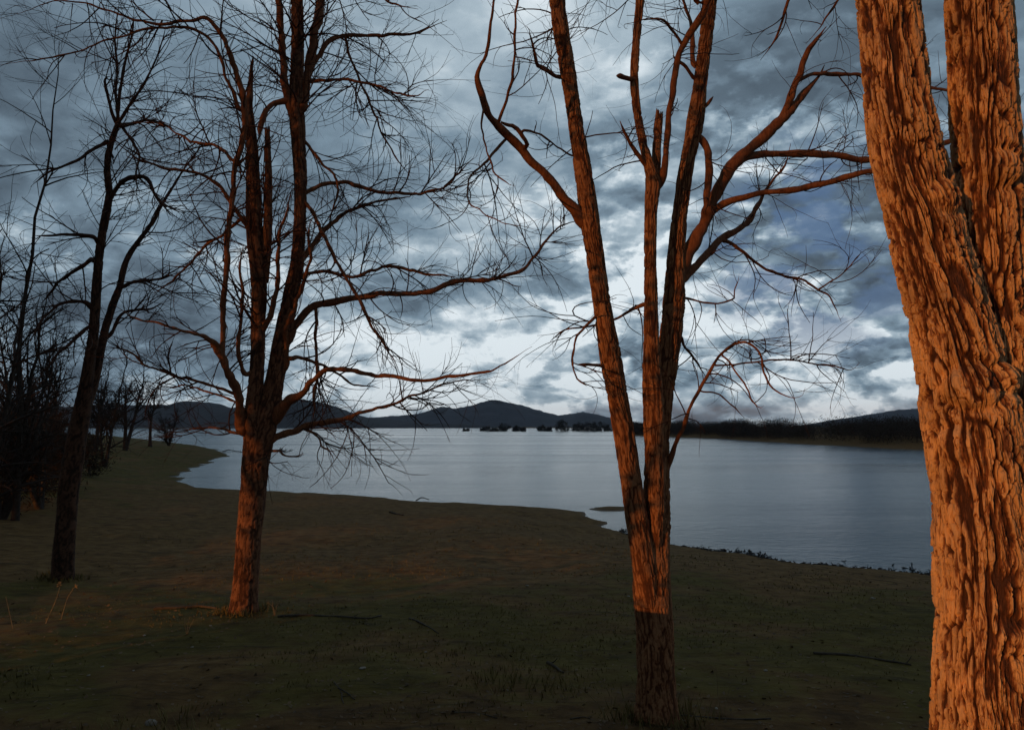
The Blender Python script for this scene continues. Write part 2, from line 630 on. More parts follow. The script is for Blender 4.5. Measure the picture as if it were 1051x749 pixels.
m, t, b = new_mat("lakeshore_ground")
geo = t.node('ShaderNodeNewGeometry').outputs['Position']
n1 = t.noise(geo, 0.35, 5, 0.6, 0.4)
n2 = t.noise(geo, 3.0, 8, 0.65, 0.3)
n3 = t.noise(geo, 40.0, 5, 0.7)
streak = t.noise(t.vmath('MULTIPLY', geo, (0.5, 2.2, 1)), 1.3, 7, 0.65, 0.8)
soil = t.ramp(n2, [(0.28, (0.075, 0.040, 0.014)), (0.55, (0.195, 0.108, 0.038)), (0.78, (0.28, 0.170, 0.070))])
grass = t.ramp(n2, [(0.3, (0.066, 0.050, 0.010)), (0.7, (0.150, 0.112, 0.026))])
sepg = t.node('ShaderNodeSeparateXYZ')
t.link(geo, sepg.inputs[0])
leftbank = t.remap(sepg.outputs[0], -22.0, -9.0, 1.0, 0.0, True)
band = t.math('MULTIPLY', t.remap(sepg.outputs[1], 5.0, 8.0, 0.0, 1.0, True), t.remap(sepg.outputs[1], 13.0, 19.0, 1.0, 0.0, True))
gmask = wsum_(t, t.math('MULTIPLY', leftbank, 0.20), t.math('MULTIPLY', n1, 0.7), t.math('MULTIPLY', n2, 0.3), t.remap(band, 0, 1, -0.16, 0.04))
shaded_soil = t.ramp(n2, [(0.3, (0.036, 0.018, 0.006)), (0.7, (0.130, 0.060, 0.020))])  # foreground shade put into the soil colour nearest the viewer
soil = t.mix(t.remap(t.math('ADD', sepg.outputs[1], t.math('MULTIPLY', n1, 5.0)), 7.0, 11.0, 0.0, 1.0, True), shaded_soil, soil)
c = t.mix(t.remap(gmask, 0.44, 0.57, 0.0, 0.9, True), soil, grass)
c = t.mix(t.remap(streak, 0.55, 0.72, 0.0, 0.7), c, (0.026, 0.018, 0.012))
c = t.mix(t.remap(n3, 0.55, 0.8, 0.0, 0.35), c, (0.13, 0.10, 0.07))
sepz = t.node('ShaderNodeSeparateXYZ')
t.link(geo, sepz.inputs[0])
wet = t.remap(sepz.outputs[2], WATER - 0.05, WATER + 0.10, 1.0, 0.0, True)
c = t.mix(t.math('MULTIPLY', wet, 0.6), c, (0.022, 0.017, 0.012))
t.link(c, b.inputs['Base Color'])
t.link(t.remap(wet, 0, 1, 0.95, 0.45), b.inputs['Roughness'])
b.inputs['Specular IOR Level'].default_value = 0.08
bp = t.node('ShaderNodeBump')
bp.inputs['Strength'].default_value = 0.7
bp.inputs['Distance'].default_value = 0.09
t.link(t.math('ADD', t.math('MULTIPLY', n2, 0.6), t.math('ADD', t.math('MULTIPLY', n3, 0.15), t.math('MULTIPLY', streak, 1.1))), bp.inputs['Height'])
t.link(bp.outputs[0], b.inputs['Normal'])
M_GROUND = m

# one sheet out to the horizon, finest in front of the viewer
rings = np.concatenate([[0.05], np.geomspace(0.5, 120, 420), np.geomspace(123, 5200, 150)])
ang = np.concatenate([np.linspace(-42, 42, 421), np.linspace(42, 318, 110)[1:-1]])
ANG, RG = np.meshgrid(np.radians(ang), rings)
gx, gy = RG * np.sin(ANG), RG * np.cos(ANG)
gz = ground_z(gx.ravel(), gy.ravel()).reshape(gx.shape)
na_ = len(ang)
i = np.arange(len(rings) - 1)[:, None] * na_
j = np.arange(na_)[None]
F = np.stack(np.broadcast_arrays(i + j, i + na_ + j, i + na_ + (j + 1) % na_, i + (j + 1) % na_), -1).reshape(-1, 4)[:, ::-1]
ground = mesh_obj("ground", np.stack([gx, gy, gz], -1), [F], M_GROUND)
tag(ground, "dark earth and thin grass of the lake shore", "ground", kind='structure')

# ------------------------------------------------------------------ water
m, t, b = new_mat("lake_water")
geo = t.node('ShaderNodeNewGeometry').outputs['Position']
b.inputs['Base Color'].default_value = (0.060, 0.082, 0.095, 1)
b.inputs['Specular IOR Level'].default_value = 0.5
b.inputs['IOR'].default_value = 1.333
streaks = t.noise(t.vmath('MULTIPLY', geo, (0.006, 0.05, 1)), 1.0, 4, 0.6, 0.5)
t.link(t.remap(streaks, 0.35, 0.65, 0.10, 0.26), b.inputs['Roughness'])
wv = t.math('ADD', t.math('MULTIPLY', t.noise(t.vmath('MULTIPLY', geo, (1.0, 1.7, 1)), 1.6, 5, 0.6, 0.4), 1.0),
            t.math('MULTIPLY', t.noise(t.vmath('MULTIPLY', geo, (0.16, 0.4, 1)), 1.0, 3, 0.5, 0.3), 1.2))
bp = t.node('ShaderNodeBump')
bp.inputs['Strength'].default_value = 0.5
bp.inputs['Distance'].default_value = 0.10
t.link(wv, bp.inputs['Height'])
t.link(bp.outputs[0], b.inputs['Normal'])
M_WATER = m
wv_ = [(-4000, 5, WATER), (-30, 5, WATER), (4000, 5, WATER), (4000, 4000, WATER), (-4000, 4000, WATER)]
water = mesh_obj("water", wv_, [np.array([[0, 2, 3, 4]])], M_WATER, smooth=False)
tag(water, "grey rippled lake reflecting the cloud", "lake", kind='structure')

# ------------------------------------------------------------------ hills
M_HILL = plain_mat("hill_woods", (0.012, 0.014, 0.026), (0.046, 0.044, 0.066), 0.018)
M_HILL_NEAR = plain_mat("near_hill_woods", (0.010, 0.010, 0.014), (0.040, 0.034, 0.040), 0.03)


def hill(name, prof, dist, depth, label, mat, seed):
    xs = np.array([p[0] for p in prof], float)
    ys = np.array([p[1] for p in prof], float)
    U = np.linspace(xs[0], xs[-1], 420)
    Y = np.interp(U, xs, ys)
    k = np.hanning(15)
    k /= k.sum()
    Y = np.convolve(np.pad(Y, 7, mode='edge'), k, 'valid')
    vs_ = np.linspace(-1, 1, 41)
    V = []
    for v in vs_:
        X = (U - W0 / 2) / FPX * dist
        top = np.array([P(u, y, dist)[2] for u, y in zip(U, Y)])
        d = dist + v * depth
        sh = np.cos(v * np.pi / 2) ** 1.4
        px = np.stack([X * 0.012, np.full_like(X, d * 0.012), X * 0 + seed], 1)
        n = fbm(px, 5, seed) - 0.5
        z = WATER - 1.5 + (top - WATER + 1.5) * sh * (1 + 0.25 * n * (1 - sh)) + n * 9 * (0.25 + sh) * np.minimum(1, (top - WATER) / 30)
        fz = (vnoise(np.stack([X * 0.13, np.full_like(X, d * 0.1), X * 0], 1), seed + 3) - 0.5) * 3.0
        V.append(np.stack([X, np.full_like(X, d), z + fz], 1))
    V = np.vstack(V)
    n = len(U)
    i = np.arange(len(vs_) - 1)[:, None] * n
    j = np.arange(n - 1)[None]
    F = np.stack(np.broadcast_arrays(i + j, i + j + 1, i + n + j + 1, i + n + j), -1).reshape(-1, 4)
    o = mesh_obj(name, V, [F], mat)
    tag(o, label, "hill", kind='structure')
    return o


hill("hills", [(330, 438), (372, 430), (400, 427.5), (412, 427), (432, 425), (454, 417.5), (467, 420), (486, 417), (499, 412), (510, 410.5), (528, 414.5), (548, 420), (573, 427.5), (585, 425.5),
               (598, 423), (610, 425), (624, 429), (650, 435), (690, 439)], 2900, 700, "distant two-humped purple mountain beyond the lake", M_HILL, 3)
hill("hills", [(-60, 424), (60, 419), (110, 415.5), (150, 417), (180, 416), (199, 411.5), (217, 414), (235, 420), (262, 417), (290, 410.5), (312, 410), (333, 414), (354, 422), (373, 428), (400, 431), (440, 434.5), (500, 437), (540, 439)],
     2100, 420, "long dark wooded ridge beyond the left end of the lake", M_HILL_NEAR, 7)
hill("hills", [(850, 436), (888, 427.5), (912, 423), (935, 420), (980, 416), (1050, 414), (1150, 420), (1250, 436)], 2600, 600, "faint purple hill at the right beyond the far woods", M_HILL, 9)
hill("hills", [(-60, 433), (100, 434), (250, 434.5), (380, 435), (470, 436), (505, 437.5), (520, 440)], 1900, 120, "low dark wooded shore at the foot of the hills", M_HILL_NEAR, 12)

# ------------------------------------------------------------------ twig growth
def norm(v):
    return v / (np.linalg.norm(v, axis=-1, keepdims=True) + 1e-9)


def sprout(rng, parents, prad, per_m, lmin, lmax, r0, taper=0.4, up=0.0, droop=0.0, spread=(40, 75), K=7, tmin=0.12, curl=0.35, flat=0.0, taperlen=0.5, maxn=20000):
    """children of a set of parent curves (N,Kp,3): returns (n,K,3) curves and radii (n,K)"""
    N, Kp, _ = parents.shape
    seg = np.linalg.norm(np.diff(parents, axis=1), axis=2)
    L = seg.sum(1)
    cnt = rng.poisson(L * per_m)
    idx = np.repeat(np.arange(N), cnt)
    if len(idx) > maxn:
        idx = rng.choice(idx, maxn, replace=False)
    n = len(idx)
    if n == 0:
        return np.zeros((0, K, 3)), np.zeros((0, K))
    tt = tmin + (1 - tmin) * rng.random(n)
    f = tt * (Kp - 1)
    i0 = np.minimum(f.astype(int), Kp - 2)
    fr = (f - i0)[:, None]
    a, bb = parents[idx, i0], parents[idx, i0 + 1]
    start = a * (1 - fr) + bb * fr
    rs = prad[idx, i0] * (1 - fr[:, 0]) + prad[idx, i0 + 1] * fr[:, 0]
    T = norm(bb - a)
    rnd = rng.normal(size=(n, 3))
    rnd[:, 2] *= (1 - flat)
    side = norm(rnd - T * (rnd * T).sum(1, keepdims=True))
    an = np.radians(rng.uniform(spread[0], spread[1], n))[:, None]
    d = norm(T * np.cos(an) + side * np.sin(an))
    ln = rng.uniform(lmin, lmax, n) * (1 - taperlen * tt)
    rr0 = np.minimum(r0 * rng.uniform(0.7, 1.2, n), rs * 0.75)
    pts = [start]
    p = start
    cv = rng.normal(size=(n, 3)) * curl
    for k in range(1, K):
        g = k / (K - 1)
        bend = np.zeros((n, 3))
        bend[:, 2] = up * g - droop * (1 - g)
        d = norm(d + (cv + bend + rng.normal(size=(n, 3)) * curl * 0.7) * (1.6 / K))
        p = p + d * (ln / (K - 1))[:, None]
        pts.append(p)
    pts = np.stack(pts, 1)
    rad = rr0[:, None] * np.linspace(1, taper, K)[None]
    return pts, rad


def resample_all(lines, K=9):
    return np.stack([catmull(l[:, :3], K) for l in lines]), np.stack([np.interp(np.linspace(0, 1, K), np.linspace(0, 1, len(l)), l[:, 3]) for l in lines])


def trace(px, d0, d1=None, rs=1.0):
    """photo polyline rows (x,y,half width px) at depth d0..d1 -> rows (x,y,z,radius)"""
    n = len(px)
    d1 = d0 if d1 is None else d1
    out = []
    for k, (x, y, hw) in enumerate(px):
        d = d0 + (d1 - d0) * k / max(1, n - 1)
        p = P(x, y, d)
        out.append((p[0], p[1], p[2], max(hw * d / FPX * rs, 0.0012)))
    return np.array(out)


def attached(px, da, db, skel):
    """rows of a limb whose root sits on the stem or limb it grows from (skel: rows x,y,z,radius)"""
    sk = np.vstack(skel)
    c_, s_ = math.cos(R(PITCH)), math.sin(R(PITCH))
    dep = sk[:, 1] * c_ + (sk[:, 2] - EYE) * s_
    sx = W0 / 2 + FPX * sk[:, 0] / dep
    sy = H0 / 2 - FPX * ((sk[:, 2] - EYE) * c_ - sk[:, 1] * s_) / dep
    sr = sk[:, 3] * FPX / dep
    dist = np.hypot(sx - px[0][0], sy - px[0][1])
    k = int(np.argmin(dist - 0.6 * sr))
    row = trace(px, sk[k, 1], sk[k, 1] + db - da)
    if dist[k] > 0.6 * sr[k]:
        row = np.vstack([[sk[k, 0], sk[k, 1], sk[k, 2], min(row[0, 3] * 1.1, sk[k, 3])], row])
    return row


def limb_tube(row, name, mat, parent, seed, sides=10, amp=0.012, freq=5.0, bumps=0.27, thick=1.0):
    L = np.linalg.norm(np.diff(row[:, :3], axis=0), axis=1).sum()
    n = int(max(10, L / 0.035))
    row = np.array(row)
    row[:, 3] *= thick
    c = wobble(catmull(row, n), amp, freq, seed)
    s = np.linspace(0, L, n)
    c[:, 3] *= 1 - 0.7 * sstep(0.82, 1.0, s / L)
    c[:, 3] *= 1 + bumps * (fbm(np.stack([s * 9, s * 0, s * 0 + seed], 1), 3, seed) - 0.5) * 2
    t = Tubes()
    t.batch(c[:, :3], np.maximum(c[:, 3], 0.001), sides)
    t.build(name, mat, parent)
    return c

# ------------------------------------------------------------------ the near two-stemmed tree at the right
d = 3.0
base = np.array([P(1004, 700, d)[0], d, 0.0])
base[2] = ground_at(base[0], base[1])
tree = thing("two_stemmed_tree", "huge orange-lit two-stemmed trunk with deeply furrowed bark at the right edge", "tree", base)
tb = Bark()
gx0 = P(1013, 760, d)[0]
zt = P(1012, 700, d)[2]
rows = [(gx0, d, base[2] - 0.15 + (zt - base[2] + 0.15) * k / 4, 0.25 - 0.014 * k) for k in range(4)] + [tuple(v) for v in trace([(1012, 700, 50), (1012, 640, 47), (1011, 590, 47), (1008, 540, 47), (1004, 490, 47), (999, 440, 47), (992, 400, 45), (981, 350, 41), (971, 310, 39),
      (959, 270, 38), (950, 235, 38), (941, 200, 38), (931, 160, 37), (921, 110, 34), (916, 60, 33), (911, 0, 33), (903, -80, 33), (888, -220, 31), (866, -420, 27), (850, -620, 22)], d, d + 0.25)]
tb.add(rows, 820, 2700, 0.021, 56, 6.0, 21, knots=[(2.43, 1.2, 0.085, 0.030), (2.45, 2.25, 0.06, 0.022), (2.2, 0.6, 0.07, 0.018), (3.2, 2.0, 0.07, 0.02), (1.5, 1.6, 0.06, 0.012)], flare=0.25, twist=0.12)
rows = trace([(1030, 640, 36), (1030, 560, 37), (1029, 480, 37), (1027, 420, 38), (1025, 370, 37), (1021, 320, 34), (1018, 270, 33), (1015, 220, 33), (1013, 170, 33), (1010, 110, 33), (1007, 50, 33), (1004, 0, 33),
              (1006, -90, 30), (1012, -240, 28), (1030, -430, 24), (1042, -640, 19)], d + 0.17, d + 0.22)
tb.add(rows, 740, 2500, 0.020, 56, 6.0, 27, knots=[(1.85, 1.5, 0.075, 0.026), (1.2, 2.2, 0.06, 0.015), (2.9, 1.2, 0.06, 0.02)], twist=-0.1)
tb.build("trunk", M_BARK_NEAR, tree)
rng = np.random.default_rng(5)
top = []
for k, (px_, dd) in enumerate([([(868, -400, 9), (800, -520, 7), (700, -600, 4), (600, -640, 2)], (3.2, 3.0)), ([(880, -300, 8), (960, -460, 6), (985, -620, 4), (960, -760, 2)], (3.2, 3.9)),
                               ([(1020, -330, 9), (1120, -430, 7), (1230, -560, 4), (1320, -640, 2)], (3.05, 3.6)), ([(852, -600, 14), (830, -760, 9), (840, -900, 5), (820, -1020, 2)], (3.25, 3.5)),
                               ([(1041, -620, 13), (1070, -780, 8), (1060, -920, 5), (1090, -1040, 2)], (3.05, 2.8))]):
    top.append(limb_tube(trace(px_, *dd), "limb", M_LIMB, tree, 60 + k))
pts, rad = resample_all(top)
tw = Tubes()
p1, r1 = sprout(rng, pts, rad, 5, 0.4, 1.2, 0.008, up=0.3)
tw.batch(p1, r1, 5)
p2, r2 = sprout(rng, p1, r1, 6, 0.15, 0.5, 0.003, up=0.2)
tw.batch(p2, r2, 3)
tw.build("crown", M_TWIG, tree)

# ------------------------------------------------------------------ the forked tree in the middle
d = 6.2
g0 = ground_pix(674, 736)
d = float(g0[1])
tree = thing("forked_tree", "tall forked tree right of centre, rust-red stems above a black shaded trunk base", "tree", g0)
tb = Bark()
zb = [(g0[0], d, g0[2] - 0.12, 22.5 * d / FPX)]
tb.add(np.vstack([zb, trace([(674, 733, 21.5), (673, 700, 20), (672, 650, 19.5), (669, 600, 20), (671, 550, 17), (673.5, 500, 14), (675, 450, 13), (679, 410, 12.5), (684, 375, 12.5), (689, 340, 12), (692, 300, 11.5),
         (694, 260, 9.5), (697, 225, 8.5), (700, 200, 8.2), (704, 172, 8.2), (709, 148, 8.4), (714, 122, 9.6), (718, 92, 7.8), (722, 60, 7.5), (727, 20, 7.5), (731, -20, 7.2), (741, -110, 6), (752, -220, 4.5), (760, -330, 2)], d, d + 0.35)]),
       150, 1500, 0.012, 50, 6.5, 31, flare=0.2)
tb.add(trace([(667, 620, 12), (663, 590, 13), (657, 555, 12), (651, 520, 11.5), (647, 490, 11), (641, 450, 11.3), (634, 410, 10.8), (628, 375, 11.8), (623, 345, 11), (617, 305, 9.8), (611, 262, 10),
              (606, 230, 10.8), (602, 200, 10.3), (596, 160, 9.2), (591, 128, 8.2), (587, 100, 8), (581, 62, 8.6), (574, 20, 8.8), (570, -20, 8.5), (560, -120, 7), (545, -240, 5), (538, -340, 2.5)], d - 0.03, d - 0.3),
       120, 1300, 0.010, 50, 6.5, 35)
tb.add(trace([(674, 560, 5), (674, 530, 8), (673, 500, 10), (672, 470, 11), (671, 430, 11), (669.5, 390, 10), (668.5, 350, 8.5), (668, 310, 7.3), (667.5, 260, 6.7), (668, 220, 7), (670, 190, 8.2), (667, 172, 6.3), (661, 150, 4.8), (656, 128, 4.5), (652, 100, 4.6), (651, 78, 4.8), (653, 40, 4.6), (657, 0, 4.8), (660, -60, 4), (668, -150, 3), (672, -230, 1.5)], d - 0.06, d - 0.1),
       90, 1000, 0.008, 52, 6.5, 39)
tb.add(trace([(671, 196, 6.5), (673, 172, 5.4), (674, 150, 5), (675, 132, 5), (677, 116, 4.2)], d - 0.02, d + 0.02), 48, 160, 0.009, 34, 5, 41, jag=0.09)
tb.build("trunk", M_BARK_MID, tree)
limbs = []
mid_limbs = [
    ([(672, 196, 5), (679, 184, 5), (683, 160, 4), (686, 125, 3.6), (690, 92, 3.5), (697, 58, 3.5), (704, 40, 3.6), (715, 22, 3.6), (727, 0, 3.5), (742, -60, 3), (760, -140, 1.5)], -0.1, -0.5),
    ([(691, 306, 9), (697, 280, 8.2), (705, 262, 7.6), (714, 246, 7.3), (724, 228, 7), (731, 208, 6.8), (741, 187, 6.5), (752, 170, 6.3), (768, 154, 6), (786, 138, 5.6), (801, 124, 5.4), (812, 112, 4.8), (824, 97, 4.4), (834, 86, 4.2), (842, 76, 3.6), (845, 68, 1.5)], 0.05, 0.4),
    ([(802, 122, 4.4), (810, 104, 4), (815, 88, 3.8), (822, 76, 3.6), (826, 62, 3.2), (836, 44, 2.6), (848, 28, 1.5)], 0.25, 0.1),
    ([(818, 84, 3), (832, 77, 2.8), (850, 75, 2.7), (868, 76, 2.5), (884, 77, 2.4), (910, 79, 2.2), (965, 92, 2), (1010, 98, 1)], 0.28, 0.9),
    ([(756, 166, 4.4), (772, 160, 4.4), (790, 158, 4.2), (815, 158, 4.2), (840, 158, 4), (864, 160, 3.8), (890, 164, 3.7), (930, 156, 3.2), (980, 144, 2.6), (1040, 120, 1.4)], 0.22, 0.8),
    ([(724, 226, 4.2), (736, 214, 4), (748, 207, 3.8), (766, 202, 3.5), (785, 197, 3.4), (810, 195, 3.4), (832, 191, 3.4), (852, 187, 3.2), (872, 181, 3.2), (892, 176, 3), (930, 172, 2.6), (990, 160, 1.5)], 0.1, -0.3),
    ([(700, 288, 5), (710, 278, 4.8), (722, 265, 4.6), (732, 254, 4.4), (740, 245, 4.4), (756, 236, 3.8), (767, 228, 3.4), (774, 218, 2.8), (780, 206, 2.2), (790, 190, 1.6), (806, 168, 1.2), (812, 148, 1)], 0.0, 0.9),
    ([(740, 246, 3), (752, 250, 2.6), (763, 258, 2.4), (776, 270, 2.1), (786, 277, 2), (804, 283, 1.8), (822, 288, 1.7), (840, 296, 1.6), (852, 305, 1.2), (858, 318, 0.9), (864, 330, 0.6)], 0.1, 0.6),
    ([(840, 297, 1.2), (852, 290, 1), (866, 280, 0.9), (876, 270, 0.7), (884, 256, 0.5)], 0.6, 0.8),
    ([(716, 140, 4.2), (722, 146, 4.2), (726, 156, 4), (727, 172, 4), (726, 190, 3.8), (724, 206, 3.4), (722, 220, 2.4)], -0.05, -0.2),
    ([(598, 230, 6), (590, 216, 5.8), (580, 204, 5.6), (566, 186, 5.2), (556, 176, 5.2), (543, 165, 5.2), (532, 150, 5.2), (522, 140, 5.2), (510, 128, 4.6), (502, 118, 4.2), (497, 104, 3.9), (491, 88, 3.7), (489, 78, 3.4), (492, 68, 2.6), (497, 58, 2.2), (501, 42, 1.9), (504, 20, 1.6), (506, 0, 1.4), (512, -50, 1)], -0.15, -0.9),
    ([(511, 127, 2.6), (517, 110, 2.3), (522, 92, 2.2), (526, 68, 2), (529, 40, 2), (531, 10, 1.8), (534, -40, 1.4)], -0.7, -1.2),
    ([(537, 152, 3), (541, 148, 3), (530, 132, 2.6), (520, 128, 2), (513, 124, 1.5)], -0.5, -0.8),
    ([(572, 79, 3.2), (563, 73, 3), (555, 69, 3), (551, 66, 2.6), (549, 52, 1.7), (545, 38, 1.2), (541, 28, 0.8)], -0.3, -0.7),
    ([(626, 377, 3), (615, 375, 2.6), (604, 374, 2.4), (592, 373, 2.2)], -0.25, -0.5),
    ([(664, 172, 3.2), (656, 160, 3), (648, 148, 2.6), (642, 136, 2.2), (637, 124, 1.6)], -0.1, -0.4),
    ([(652, 82, 3.4), (645, 81, 3.4), (638, 79, 3.2), (633, 78, 2.6)], -0.1, -0.3),
    ([(700, 46, 2.4), (694, 36, 2), (686, 27, 1.9), (680, 21, 1.8), (668, 19, 1.2), (655, 22, 0.7)], -0.3, -0.7),
    ([(712, 80, 3), (704, 70, 2.6), (695, 62, 2.4), (691, 57, 1.8)], 0.05, -0.2),
    ([(712, 66, 3.4), (711, 40, 3), (707, 20, 2.4), (700, 0, 2), (690, -60, 1)], 0.0, 0.4),
    ([(718, 112, 3.4), (725, 108, 2.8), (730, 102, 2.2), (732, 99, 1)], 0.1, 0.1),
    ([(680, 492, 4), (688, 474, 3.2), (693, 460, 2.7), (698, 446, 2.4), (705, 426, 2.1), (712, 410, 1.9), (721, 394, 1.8), (730, 378, 1.6), (738, 366, 1.5), (746, 358, 1.4), (756, 353, 1.5), (766, 352, 1.4), (776, 358, 1.3), (782, 368, 1.2), (784, 382, 1.1), (790, 395, 1), (800, 403, 0.9), (814, 408, 0.8), (824, 406, 0.6), (828, 398, 0.5)], 0.1, -0.7),
    ([(734, 375, 1.6), (750, 374, 1.4), (770, 372, 1.3), (790, 370, 1.3), (812, 370, 1.2), (835, 373, 1.1), (850, 374, 1), (864, 379, 0.8), (874, 379, 0.6), (884, 370, 0.5)], -0.2, 0.4),
    ([(740, 364, 1.5), (750, 372, 1.2), (759, 386, 1.1), (768, 400, 1), (774, 412, 0.9), (781, 419, 0.7), (785, 416, 0.5)], -0.3, -0.6),
    ([(722, 402, 1.4), (736, 404, 1.1), (746, 410, 0.9), (756, 420, 0.8), (762, 430, 0.5)], -0.1, 0.2),
    ([(698, 345, 2.2), (704, 358, 1.8), (712, 368, 1.4), (720, 380, 1), (724, 388, 0.6)], 0.1, 0.5),
    ([(700, 305, 2), (712, 308, 1.5), (728, 311, 1.3), (742, 310, 1.2), (752, 306, 1.1), (753, 300, 0.9), (756, 288, 0.7), (758, 280, 0.4)], 0.1, 0.4),
    ([(614, 322, 2.4), (606, 330, 1.8), (598, 338, 1.6), (590, 350, 1.4), (588, 368, 1.3), (592, 386, 1.1), (600, 394, 0.9), (608, 392, 0.6)], -0.2, -0.7),
    ([(662, 312, 2.6), (652, 316, 2), (640, 322, 1.8), (626, 330, 1.6), (606, 334, 1.4), (586, 336, 1.2), (572, 344, 1.0), (564, 352, 0.7)], 0.1, 0.9),
    ([(540, 134, 1.8), (556, 140, 1.4), (572, 150, 1.2), (588, 160, 1.1), (604, 164, 0.8)], -0.4, 0.3),
    ([(497, 108, 1.8), (494, 128, 1.5), (496, 146, 1.3), (504, 162, 1.2), (510, 176, 1.1), (520, 188, 0.9), (530, 192, 0.6)], -0.8, -1.1),
    ([(516, 146, 2), (502, 160, 1.7), (490, 172, 1.5), (481, 184, 1.3), (479, 196, 1.1), (484, 208, 1), (496, 219, 0.9), (512, 227, 0.8), (530, 231, 0.7), (552, 236, 0.5)], -0.6, -1.3),
    ([(714, 0, 3), (704, -40, 2.5), (690, -120, 1.6), (670, -200, 1)], 0.1, -0.8),
    ([(740, -90, 4), (790, -70, 3), (816, -30, 2.2), (806, 10, 1.7), (796, 40, 1.3), (780, 62, 0.9)], 0.3, 0.9),
    ([(745, -130, 4), (830, -140, 3), (880, -90, 2.2), (870, -20, 1.6), (846, 22, 1.2), (826, 46, 0.8)], 0.3, 1.4),
]
for k, (px_, da, db) in enumerate(mid_limbs):
    limbs.append(limb_tube(attached(px_, da, db, tb.rows + limbs), "limb", M_LIMB, tree, 100 + k, 10 if px_[0][2] > 3 else 6, amp=0.016 if px_[0][2] > 3 else 0.026, freq=6, thick=0.92 if px_[0][2] > 3.9 else 0.78))
rng = np.random.default_rng(11)
tw = Tubes()
thin = [l for l, q in zip(limbs, mid_limbs) if q[0][0][2] < 5.2]
pts, rad = resample_all(thin, 12)
p1, r1 = sprout(rng, pts, rad, 6.5, 0.2, 0.9, 0.0062, up=0.05, curl=0.75, spread=(35, 85), K=10, flat=0.2)
tw.batch(p1, r1, 5)
p2, r2 = sprout(rng, p1, r1, 5.0, 0.2, 0.85, 0.0042, curl=0.6, K=10, up=0.1, spread=(20, 55), taperlen=0.3)
tw.batch(p2, r2, 4)
p3, r3 = sprout(rng, p2, r2, 2.6, 0.08, 0.36, 0.0029, curl=0.7, K=6, spread=(20, 55))
tw.batch(p3, r3, 3)
# fine sprays from the upper stems
stems = [trace([(587, 100, 8), (574, 20, 8.8), (560, -120, 7), (540, -330, 2.5)], d, d - 0.3), trace([(722, 60, 7.5), (731, -20, 7), (752, -220, 4.5), (760, -330, 2)], d + 0.3), trace([(651, 78, 4), (657, 0, 4), (668, -150, 3), (672, -230, 1.5)], d),
         trace([(602, 200, 9), (596, 160, 9), (591, 128, 8), (587, 100, 8)], d - 0.2)]
pts, rad = resample_all(stems, 12)
p1, r1 = sprout(rng, pts, rad, 7, 0.5, 1.5, 0.0075, up=-0.25, curl=0.6, K=11, spread=(45, 90))
tw.batch(p1, r1, 5)
p2, r2 = sprout(rng, p1, r1, 5.0, 0.2, 0.9, 0.0042, curl=0.75, K=10, spread=(20, 55), taperlen=0.3)
tw.batch(p2, r2, 4)
p3, r3 = sprout(rng, p2, r2, 3.2, 0.08, 0.36, 0.0028, curl=0.7, K=6, spread=(20, 55))
tw.batch(p3, r3, 3)
tw.build("crown", M_TWIG, tree)

# ------------------------------------------------------------------ the spreading tree left of centre
g0 = ground_pix(249, 628)
d = float(g0[1])
tree = thing("spreading_tree", "spreading bare tree left of centre, a splintered stem beside tall ones, branches low over water", "tree", g0)
tb = Bark()
tb.add(np.vstack([[(g0[0], d, g0[2] - 0.15, 15.5 * d / FPX)], trace([(250, 626, 14), (252, 600, 13.4), (255, 560, 13), (258, 525, 13), (260, 500, 13.4), (263, 470, 14.5), (267, 445, 16), (273, 425, 14), (279, 405, 11.5), (284, 380, 10), (289, 350, 9.5), (297, 312, 9), (304, 275, 7.5),
         (307, 240, 6.8), (308.5, 205, 6.6), (307.5, 165, 7.4), (305, 125, 8.5), (304, 90, 7.4), (305.5, 50, 7), (305, 5, 6.5), (300, -60, 5.5), (292, -160, 4), (290, -280, 2)], d, d + 0.2)]), 90, 900, 0.014, 22, 5, 51, flare=0.28)
tb.add(trace([(262, 450, 9), (260, 425, 9), (262, 400, 8.4), (264, 370, 7.6), (265, 335, 7.6), (266, 300, 8.4), (264, 270, 8.6), (261, 235, 8.6), (260, 195, 8), (259, 160, 6.8), (257, 130, 5.6), (256, 108, 4.2), (257, 84, 3), (259.5, 58, 1.2)], d - 0.05, d - 0.3),
       56, 560, 0.010, 24, 5, 53)
tb.add(trace([(270, 290, 6), (273, 260, 5.4), (275, 225, 4.8), (275.5, 190, 4.2), (275, 160, 3.6), (274.5, 132, 3.0)], d - 0.1, d - 0.25), 36, 240, 0.007, 26, 5, 55, jag=0.10)
tb.build("trunk", M_BARK_FAR, tree)
